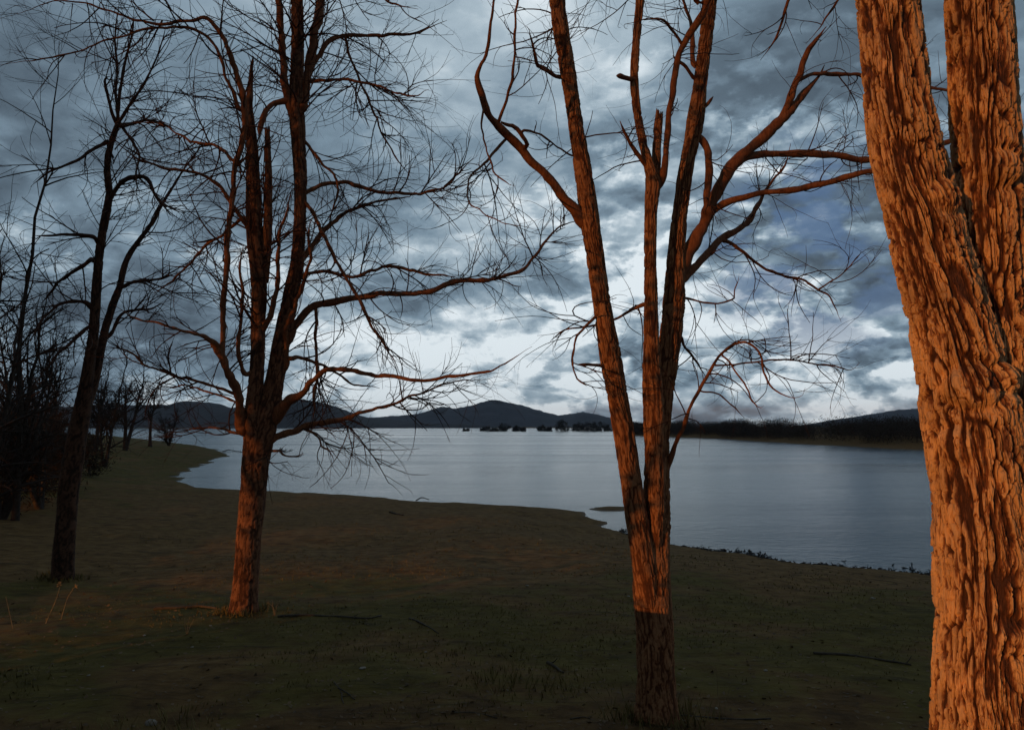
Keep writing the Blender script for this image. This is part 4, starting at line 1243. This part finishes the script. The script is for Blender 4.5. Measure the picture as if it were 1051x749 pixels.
# cloud sheet added behind the viewer to keep far shore and hills in shadow
CZ = 300.0
edge_a = (CZ - 0.0) / math.tan(R(SUN_EL)) - 104
A = np.linspace(edge_a, 500, 70)
Q = np.concatenate([np.linspace(-4300, -260, 50), np.linspace(-250, 30, 60), np.linspace(40, 420, 10)])
AA, QQ = np.meshgrid(A, Q, indexing='ij')
AA = AA + (AA - 500) / (edge_a - 500) * (120 * sstep(30, 85, -QQ) + 220 * sstep(200, 700, -QQ))
lump_ = fbm(np.stack([AA * 0.004, QQ * 0.004, AA * 0], -1), 4, 71)
inn = np.minimum(np.minimum((AA.max() - AA) / 150, (AA - AA.min()) / 300), np.minimum((QQ - QQ.min()) / 300, (QQ.max() - QQ) / 120)).clip(0, 1)
V = []
for sgn in (-1, 1):
    X = s_dir[0] * AA + q_dir[0] * QQ
    Y = s_dir[1] * AA + q_dir[1] * QQ
    Z = CZ + sgn * (1.0 + 45 * np.sqrt(inn) * (0.4 + lump_)) * (1 if sgn > 0 else 0.25)
    V.append(np.stack([X, Y, Z], -1).reshape(-1, 3))
nq = len(Q)
i = np.arange(len(A) - 1)[:, None] * nq
j = np.arange(nq - 1)[None]
F = np.stack(np.broadcast_arrays(i + j, i + j + 1, i + nq + j + 1, i + nq + j), -1).reshape(-1, 4)
off_ = len(A) * nq
o = mesh_obj("shade_cloud", np.vstack(V), [F, F[:, ::-1] + off_], plain_mat("cloud", (0.75, 0.75, 0.77), (0.85, 0.85, 0.86), 0.01))
tag(o, "unseen cloud sheet added behind the viewer to shade the far shore", "cloud", kind='structure')

# ------------------------------------------------------------------ grass, litter and small things on the ground
rng = np.random.default_rng(91)
NB = 52000
rr = 1.6 * (28 / 1.6) ** rng.random(NB) ** 0.9
aa = np.radians(rng.uniform(-38, 38, NB))
x, y = rr * np.sin(aa), rr * np.cos(aa)
patch = fbm(np.stack([x * 0.5, y * 0.5, x * 0 + 3], 1), 3, 33)
keep = patch + rng.normal(0, 0.06, NB) + 0.09 * sstep(4.5, 8, y) - 0.12 * sstep(12, 18, y) > 0.55
z = ground_z(x, y)
keep &= z > WATER + 0.25
x, y, z, patch = x[keep], y[keep], z[keep], patch[keep]
FEET = [(g_, r_) for g_, r_ in ((ground_pix(674, 736), 0.20), (ground_pix(249, 628), 0.24), (ground_pix(63, 594), 0.22))]
hx = np.zeros(len(x))
for g_, r_ in FEET:
    m_ = 260
    aa2 = rng.uniform(0, 6.28, m_)
    r2__ = r_ + np.abs(rng.normal(0, 0.16, m_))
    xf, yf = g_[0] + np.cos(aa2) * r2__, g_[1] + np.sin(aa2) * r2__
    x, y = np.append(x, xf), np.append(y, yf)
    z, patch = np.append(z, ground_z(xf, yf)), np.append(patch, np.full(m_, 0.6))
    hx = np.append(hx, rng.uniform(0.03, 0.13, m_))
n = len(x)
h = rng.uniform(0.02, 0.075, n) * (1 - 0.75 * sstep(7.5, 10.0, y)) * (0.6 + 1.2 * sstep(0.45, 0.62, patch)) * (1 + 0.02 * np.hypot(x, y))
h = np.maximum(h, hx)
dr = rng.uniform(0, 6.28, n)
wd = 0.0022 + 0.0006 * np.hypot(x, y)
tip = np.stack([x + np.cos(dr) * h * 0.6, y + np.sin(dr) * h * 0.6, z + h], 1)
a1 = np.stack([x - np.sin(dr) * wd, y + np.cos(dr) * wd, z - 0.005], 1)
a2 = np.stack([x + np.sin(dr) * wd, y - np.cos(dr) * wd, z - 0.005], 1)
V = np.stack([a1, a2, tip], 1).reshape(-1, 3)
o = mesh_obj("grass", V, [np.arange(3 * n).reshape(-1, 3)], M_GRASS, smooth=False)
tag(o, "short thin grass growing in patches on the dark shore", "grass", kind='stuff')

# fallen leaves and chips of bark
NL = 9000
rr = 1.8 * (22 / 1.8) ** rng.random(NL) ** 0.9
aa = np.radians(rng.uniform(-37, 37, NL))
x, y = rr * np.sin(aa), rr * np.cos(aa)
z = ground_z(x, y)
ok = z > WATER + 0.1
x, y, z = x[ok], y[ok], z[ok] + 0.006
n = len(x)
a = norm(np.stack([rng.normal(size=n), rng.normal(size=n), rng.normal(0, 0.25, n)], 1))
bb = norm(np.cross(a, np.array([0, 0, 1.0]) + rng.normal(0, 0.3, (n, 3))))
s = (rng.uniform(0.010, 0.030, n) * (1 + 0.03 * np.hypot(x, y)))[:, None]
c = np.stack([x, y, z], 1)
V = np.stack([c - a * s, c + bb * s * 0.5, c + a * s, c - bb * s * 0.5], 1).reshape(-1, 3)
o = mesh_obj("leaf_litter", V, [np.arange(4 * n).reshape(-1, 4)], plain_mat("leaf_litter", (0.05, 0.032, 0.018), (0.26, 0.17, 0.095), 3.0), smooth=False)
tag(o, "brown fallen leaves and bark chips scattered over the ground", "leaf litter", kind='stuff')

# drift of wet debris along the near shore at the right
lp = np.array([atwater(*p) for p in near_px[:12]])
seg = np.linalg.norm(np.diff(lp, axis=0), axis=1)
cum = np.concatenate([[0], np.cumsum(seg)])
ND = 900
u = rng.random(ND) * cum[-1]
k = np.clip(np.searchsorted(cum, u) - 1, 0, len(seg) - 1)
fr = ((u - cum[k]) / seg[k])[:, None]
p = lp[k] * (1 - fr) + lp[k + 1] * fr + norm(lp[k]) * rng.normal(0.1, 0.45, (ND, 1))
cl = vnoise(np.stack([p[:, 0] * 1.2, p[:, 1] * 1.2, p[:, 0] * 0], 1), 5) > 0.42
p = p[cl]
n = len(p)
z = np.maximum(ground_z(p[:, 0], p[:, 1]), WATER) + 0.01
K = 4
dirs = np.stack([rng.normal(size=n), rng.normal(size=n) * 0.5, rng.normal(0.1, 0.35, n)], 1)
dirs = norm(dirs) * rng.uniform(0.04, 0.22, (n, 1))
pts = np.stack([p[:, 0], p[:, 1], z], 1)[:, None, :] + dirs[:, None, :] * np.linspace(-0.5, 0.5, K)[None, :, None] + rng.normal(0, 0.012, (n, K, 3))
t = Tubes()
t.batch(pts, rng.uniform(0.006, 0.024, (n, 1)) * np.array([0.7, 1, 0.9, 0.4])[None], 5)
o = t.build("shore_debris", plain_mat("wet_debris", (0.015, 0.011, 0.008), (0.05, 0.035, 0.025), 9.0, 0.6))
tag(o, "dark washed-up reeds and bits of wood along the near waterline", "debris", kind='stuff')


def stick(label, px, r_, seed, side=0, group="fallen sticks on the dark ground", name="fallen_stick"):
    g = [ground_pix(*p) for p in px]
    rows = np.array([(v[0], v[1], v[2] + r_ * 0.7, r_ * (1 - 0.6 * k / len(g))) for k, v in enumerate(g)])
    c = wobble(catmull(rows, 22), 0.02, 3, seed)
    rg_ = np.random.default_rng(seed)
    t = Tubes()
    t.batch(c[:, :3], c[:, 3], 7)
    pp, rr_ = sprout(rg_, c[None, ::2, :3], c[None, ::2, 3], 3, 0.08, 0.25, r_ * 0.5, curl=0.4, K=5, spread=(30, 60), flat=0.8)
    if len(pp):
        t.batch(pp, rr_, 4)
    o = t.build(name, M_STICK)
    tag(o, label, "stick", group)


stick("long dark fallen branch lying left of the spreading tree's base", [(158, 626), (185, 624), (205, 623), (222, 626)], 0.03, 601)
stick("long thin fallen branch stretching right from the spreading tree's base", [(285, 633), (320, 632), (350, 634), (378, 635), (392, 632)], 0.018, 602)
stick("crooked fallen branch right of the spreading tree, sloping to lower right", [(420, 635), (436, 642), (450, 650)], 0.016, 603)
stick("short pale stick tilted on the ground below the picture's centre left", [(347, 706), (356, 711), (365, 718)], 0.008, 604)
stick("thin stick lying near the bottom left of the forked tree", [(466, 732), (486, 731), (510, 737)], 0.007, 605)
stick("small twig on the ground beside the dead stalks", [(585, 738), (600, 736), (615, 741)], 0.006, 606)
stick("dark fallen branch lying across the ground at the foot of the forked tree", [(648, 734), (690, 735), (740, 738), (790, 739)], 0.012, 607)
stick("long dark fallen log on the slope left of the big trunk", [(835, 671), (868, 673), (900, 677), (935, 683)], 0.018, 608)
stick("thin dark branch on the brown slope above the centre", [(400, 526), (408, 528), (414, 529)], 0.04, 609)
stick("dark curved branch lying in the grass left of the dead stalks", [(562, 681), (570, 685), (577, 691)], 0.02, 610)
stick("bent twig on the earth nearer than the short pale stick", [(343, 700), (350, 712), (352, 722)], 0.008, 611)


def lump(name, label, cat, pt, size, seed, mat, group=None, flat=0.5):
    rg_ = np.random.default_rng(seed)
    nu, nv = 18, 11
    th = np.linspace(0, 2 * np.pi, nu, endpoint=False)
    ph = np.linspace(0.02, np.pi - 0.02, nv)
    TH, PH = np.meshgrid(th, ph)
    dv = np.stack([np.sin(PH) * np.cos(TH), np.sin(PH) * np.sin(TH), np.cos(PH)], -1)
    rad = 1 + 0.5 * (fbm(dv * 1.6 + seed, 3, seed) - 0.5)
    a = rg_.uniform(0, 3.14)
    V = dv * rad[..., None] * size * np.array([1, 0.7, flat])
    V = np.stack([V[..., 0] * math.cos(a) - V[..., 1] * math.sin(a), V[..., 0] * math.sin(a) + V[..., 1] * math.cos(a), V[..., 2]], -1)
    V += np.array([pt[0], pt[1], pt[2] + size * flat * 0.45])
    i = np.arange(nv - 1)[:, None] * nu
    j = np.arange(nu)[None]
    F = np.stack(np.broadcast_arrays(i + j, i + nu + j, i + nu + (j + 1) % nu, i + (j + 1) % nu), -1).reshape(-1, 4)
    V = np.vstack([V.reshape(-1, 3)])
    tr = [list(range(nu))]
    cap0 = np.stack([np.zeros(nu - 2, int), np.arange(1, nu - 1), np.arange(2, nu)], 1)
    o = mesh_obj(name, V, [F, cap0, cap0 + (nv - 1) * nu], mat)
    tag(o, label, cat, group)


lump("stone", "rounded tan stone at the bottom edge, left", "stone", ground_pix(155, 744), 0.055, 701, M_STONE, flat=0.6)
chips = [(372, 686, 0.050, "pale flat stone lying below the spreading tree's right side"), (91, 693, 0.030, "pale flake at lower left, largest of a loose cluster"), (105, 684, 0.026, "pale flake just above the cluster's largest one at lower left"),
         (78, 653, 0.020, "small pale chip left of the leaning tree's shadow"), (148, 652, 0.032, "pale chip beside the dry tuft left of the spreading tree"), (197, 664, 0.028, "pale chip below the dry grass tuft left of the spreading tree"), (216, 642, 0.032, "long pale chip right of the dry grass tuft"),
         (137, 688, 0.02, "small pale chip right of the lower left cluster"), (555, 554, 0.07, "small white pebble on the brown slope above the forked tree"), (541, 601, 0.05, "white chip on the grass at mid-slope"), (645, 612, 0.04, "pale chip just left of the forked trunk"),
         (786, 688, 0.035, "white pebble on the dark ground right of the forked tree"), (735, 727, 0.030, "white pebble near the bottom, right of the forked trunk"), (481, 688, 0.022, "pale pebble on the ground below the centre"), (520, 708, 0.022, "pale pebble left of the dead stalks"), (896, 614, 0.06, "pale chip on the slope near the right shore"), (437, 669, 0.03, "pale scrap on the earth below the crooked branch")]
for k, (px, py, sz, lab) in enumerate(chips):
    lump("pale_stone", lab, "stone", ground_pix(px, py), sz * 0.8, 710 + k, M_PALE, "pale stones and flakes on the ground", 0.28)


def stalk(label, bpx, tips, seed, r_=0.0035, head=0.0, group="dead stalks in the foreground"):
    g = ground_pix(*bpx)
    root = thing("dead_stalk", label, "dead plant", g, group)
    t = Tubes()
    hd = Tubes()
    rg_ = np.random.default_rng(seed)
    for tp in tips:
        rows = [(g[0], g[1], g[2] - 0.03, r_)]
        for k, (x_, y_) in enumerate(tp):
            p = P(x_, y_, g[1] - 0.02 * k)
            rows.append((p[0], p[1], p[2], r_ * (1 - 0.5 * (k + 1) / len(tp))))
        c = catmull(np.array(rows), 18)
        t.batch(c[:, :3], c[:, 3], 5)
        if head:
            e = c[-1, :3]
            m_ = 10
            dv = norm(rg_.normal(size=(m_, 3)) + np.array([0, 0, 0.8])) * head
            pts = e + dv[:, None, :] * np.linspace(0, 1, 4)[None, :, None]
            hd.batch(pts, np.full((m_, 1), head * 0.10) * np.array([0.5, 1, 1.4, 0.8])[None], 4)
    t.build("stem", M_STALK, root)
    if head:
        hd.build("seed_head", M_STALK, root)


stalk("dead stalk with an orange seed head left of the forked trunk", (628, 738), [[(628, 722), (622, 704), (614, 692), (608, 686)]], 801, 0.004, 0.022)
stalk("bent dry stalk arching left, beside the one with a seed head", (621, 738), [[(618, 728), (608, 716), (596, 708), (583, 704)]], 802)
stalk("tall dry stalk with a pale head at lower left, leaning right", (46, 640), [[(52, 628), (58, 614), (62, 600)]], 803, 0.006, 0.05)
stalk("shorter dry stalk with a pale head, right of the taller one at lower left", (62, 636), [[(66, 624), (70, 612), (77, 602)]], 804, 0.006, 0.05)
stalk("faint dry stalk at the left edge", (14, 645), [[(10, 630), (6, 612)]], 805, 0.005)
stalk("short dry grass tuft between the leaning and the spreading tree", (192, 650), [[(193, 640), (195, 632)], [(190, 642), (189, 634)], [(195, 643), (199, 635)]], 806, 0.004)
stalk("short blade of dry grass below the spreading tree's right side", (308, 686), [[(307, 678), (306, 671)]], 807, 0.004)
stalk("dry blade standing at the bottom, below the spreading tree", (290, 748), [[(292, 738), (294, 731)]], 808, 0.003)
stalk("dead stalk at the foot of the forked tree, on its right", (742, 734), [[(737, 715), (736, 695), (733, 680)], [(745, 720), (750, 702)]], 809, 0.003)
stalk("dark tuft right of the spreading tree's base", (282, 632), [[(280, 622), (279, 615)], [(284, 622), (287, 616)], [(281, 624), (275, 618)]], 810, 0.006)

# driftwood standing in the shallows
for lab, px, r_, sd in [("bare snag standing out of the water beyond the spreading tree", [(284, 463.5), (288, 462), (293, 464), (300, 462)], 0.10, 901), ("forked driftwood lying in the shallow bay left of the spreading tree", [(228, 463.5), (236, 463), (248, 464)], 0.08, 902),
                        ("small snag on the shoreline left of centre", [(427, 514.5), (433, 513.5), (441, 513.8)], 0.035, 903)]:
    rows = []
    for k, (x_, y_) in enumerate(px):
        a = atwater(x_, y_)
        rows.append((a[0], a[1], WATER + 0.05 + 0.10 * (k % 2), r_ * (1 - 0.2 * k)))
    c = wobble(catmull(np.array(rows), 20), 0.08, 1.0, sd)
    t = Tubes()
    t.batch(c[:, :3], c[:, 3], 6)
    rg_ = np.random.default_rng(sd)
    pp, r2_ = sprout(rg_, c[None, :, :3], c[None, :, 3], 1.2, 0.3, 1.0, r_ * 0.5, up=0.6, curl=0.5, K=7, spread=(40, 80))
    if len(pp):
        t.batch(pp, r2_, 4)
    o = t.build("driftwood", M_STICK)
    tag(o, lab, "driftwood", "driftwood in the shallows")

# ------------------------------------------------------------------ the air over the lake
HZ = bpy.data.materials.new("haze")
HZ.use_nodes = True
HZ.node_tree.nodes.clear()
ht = NT(HZ.node_tree)
pv = ht.node('ShaderNodeVolumePrincipled')
pv.inputs['Color'].default_value = (0.80, 0.86, 0.95, 1)
pv.inputs['Density'].default_value = 0.00008
pv.inputs['Anisotropy'].default_value = 0.0
ho = ht.node('ShaderNodeOutputMaterial')
ht.link(pv.outputs[0], ho.inputs['Volume'])
hv = [(x_, y_, z_) for z_ in (-6.5, 125.0) for (x_, y_) in ((-5400, -5400), (5400, -5400), (5400, 5400), (-5400, 5400))]
hz_ = mesh_obj("haze", hv, [np.array([[3, 2, 1, 0], [4, 5, 6, 7], [0, 1, 5, 4], [1, 2, 6, 5], [2, 3, 7, 6], [3, 0, 4, 7]])], HZ, smooth=False)
tag(hz_, "thin evening haze over the lake and hills", "haze", kind='stuff')
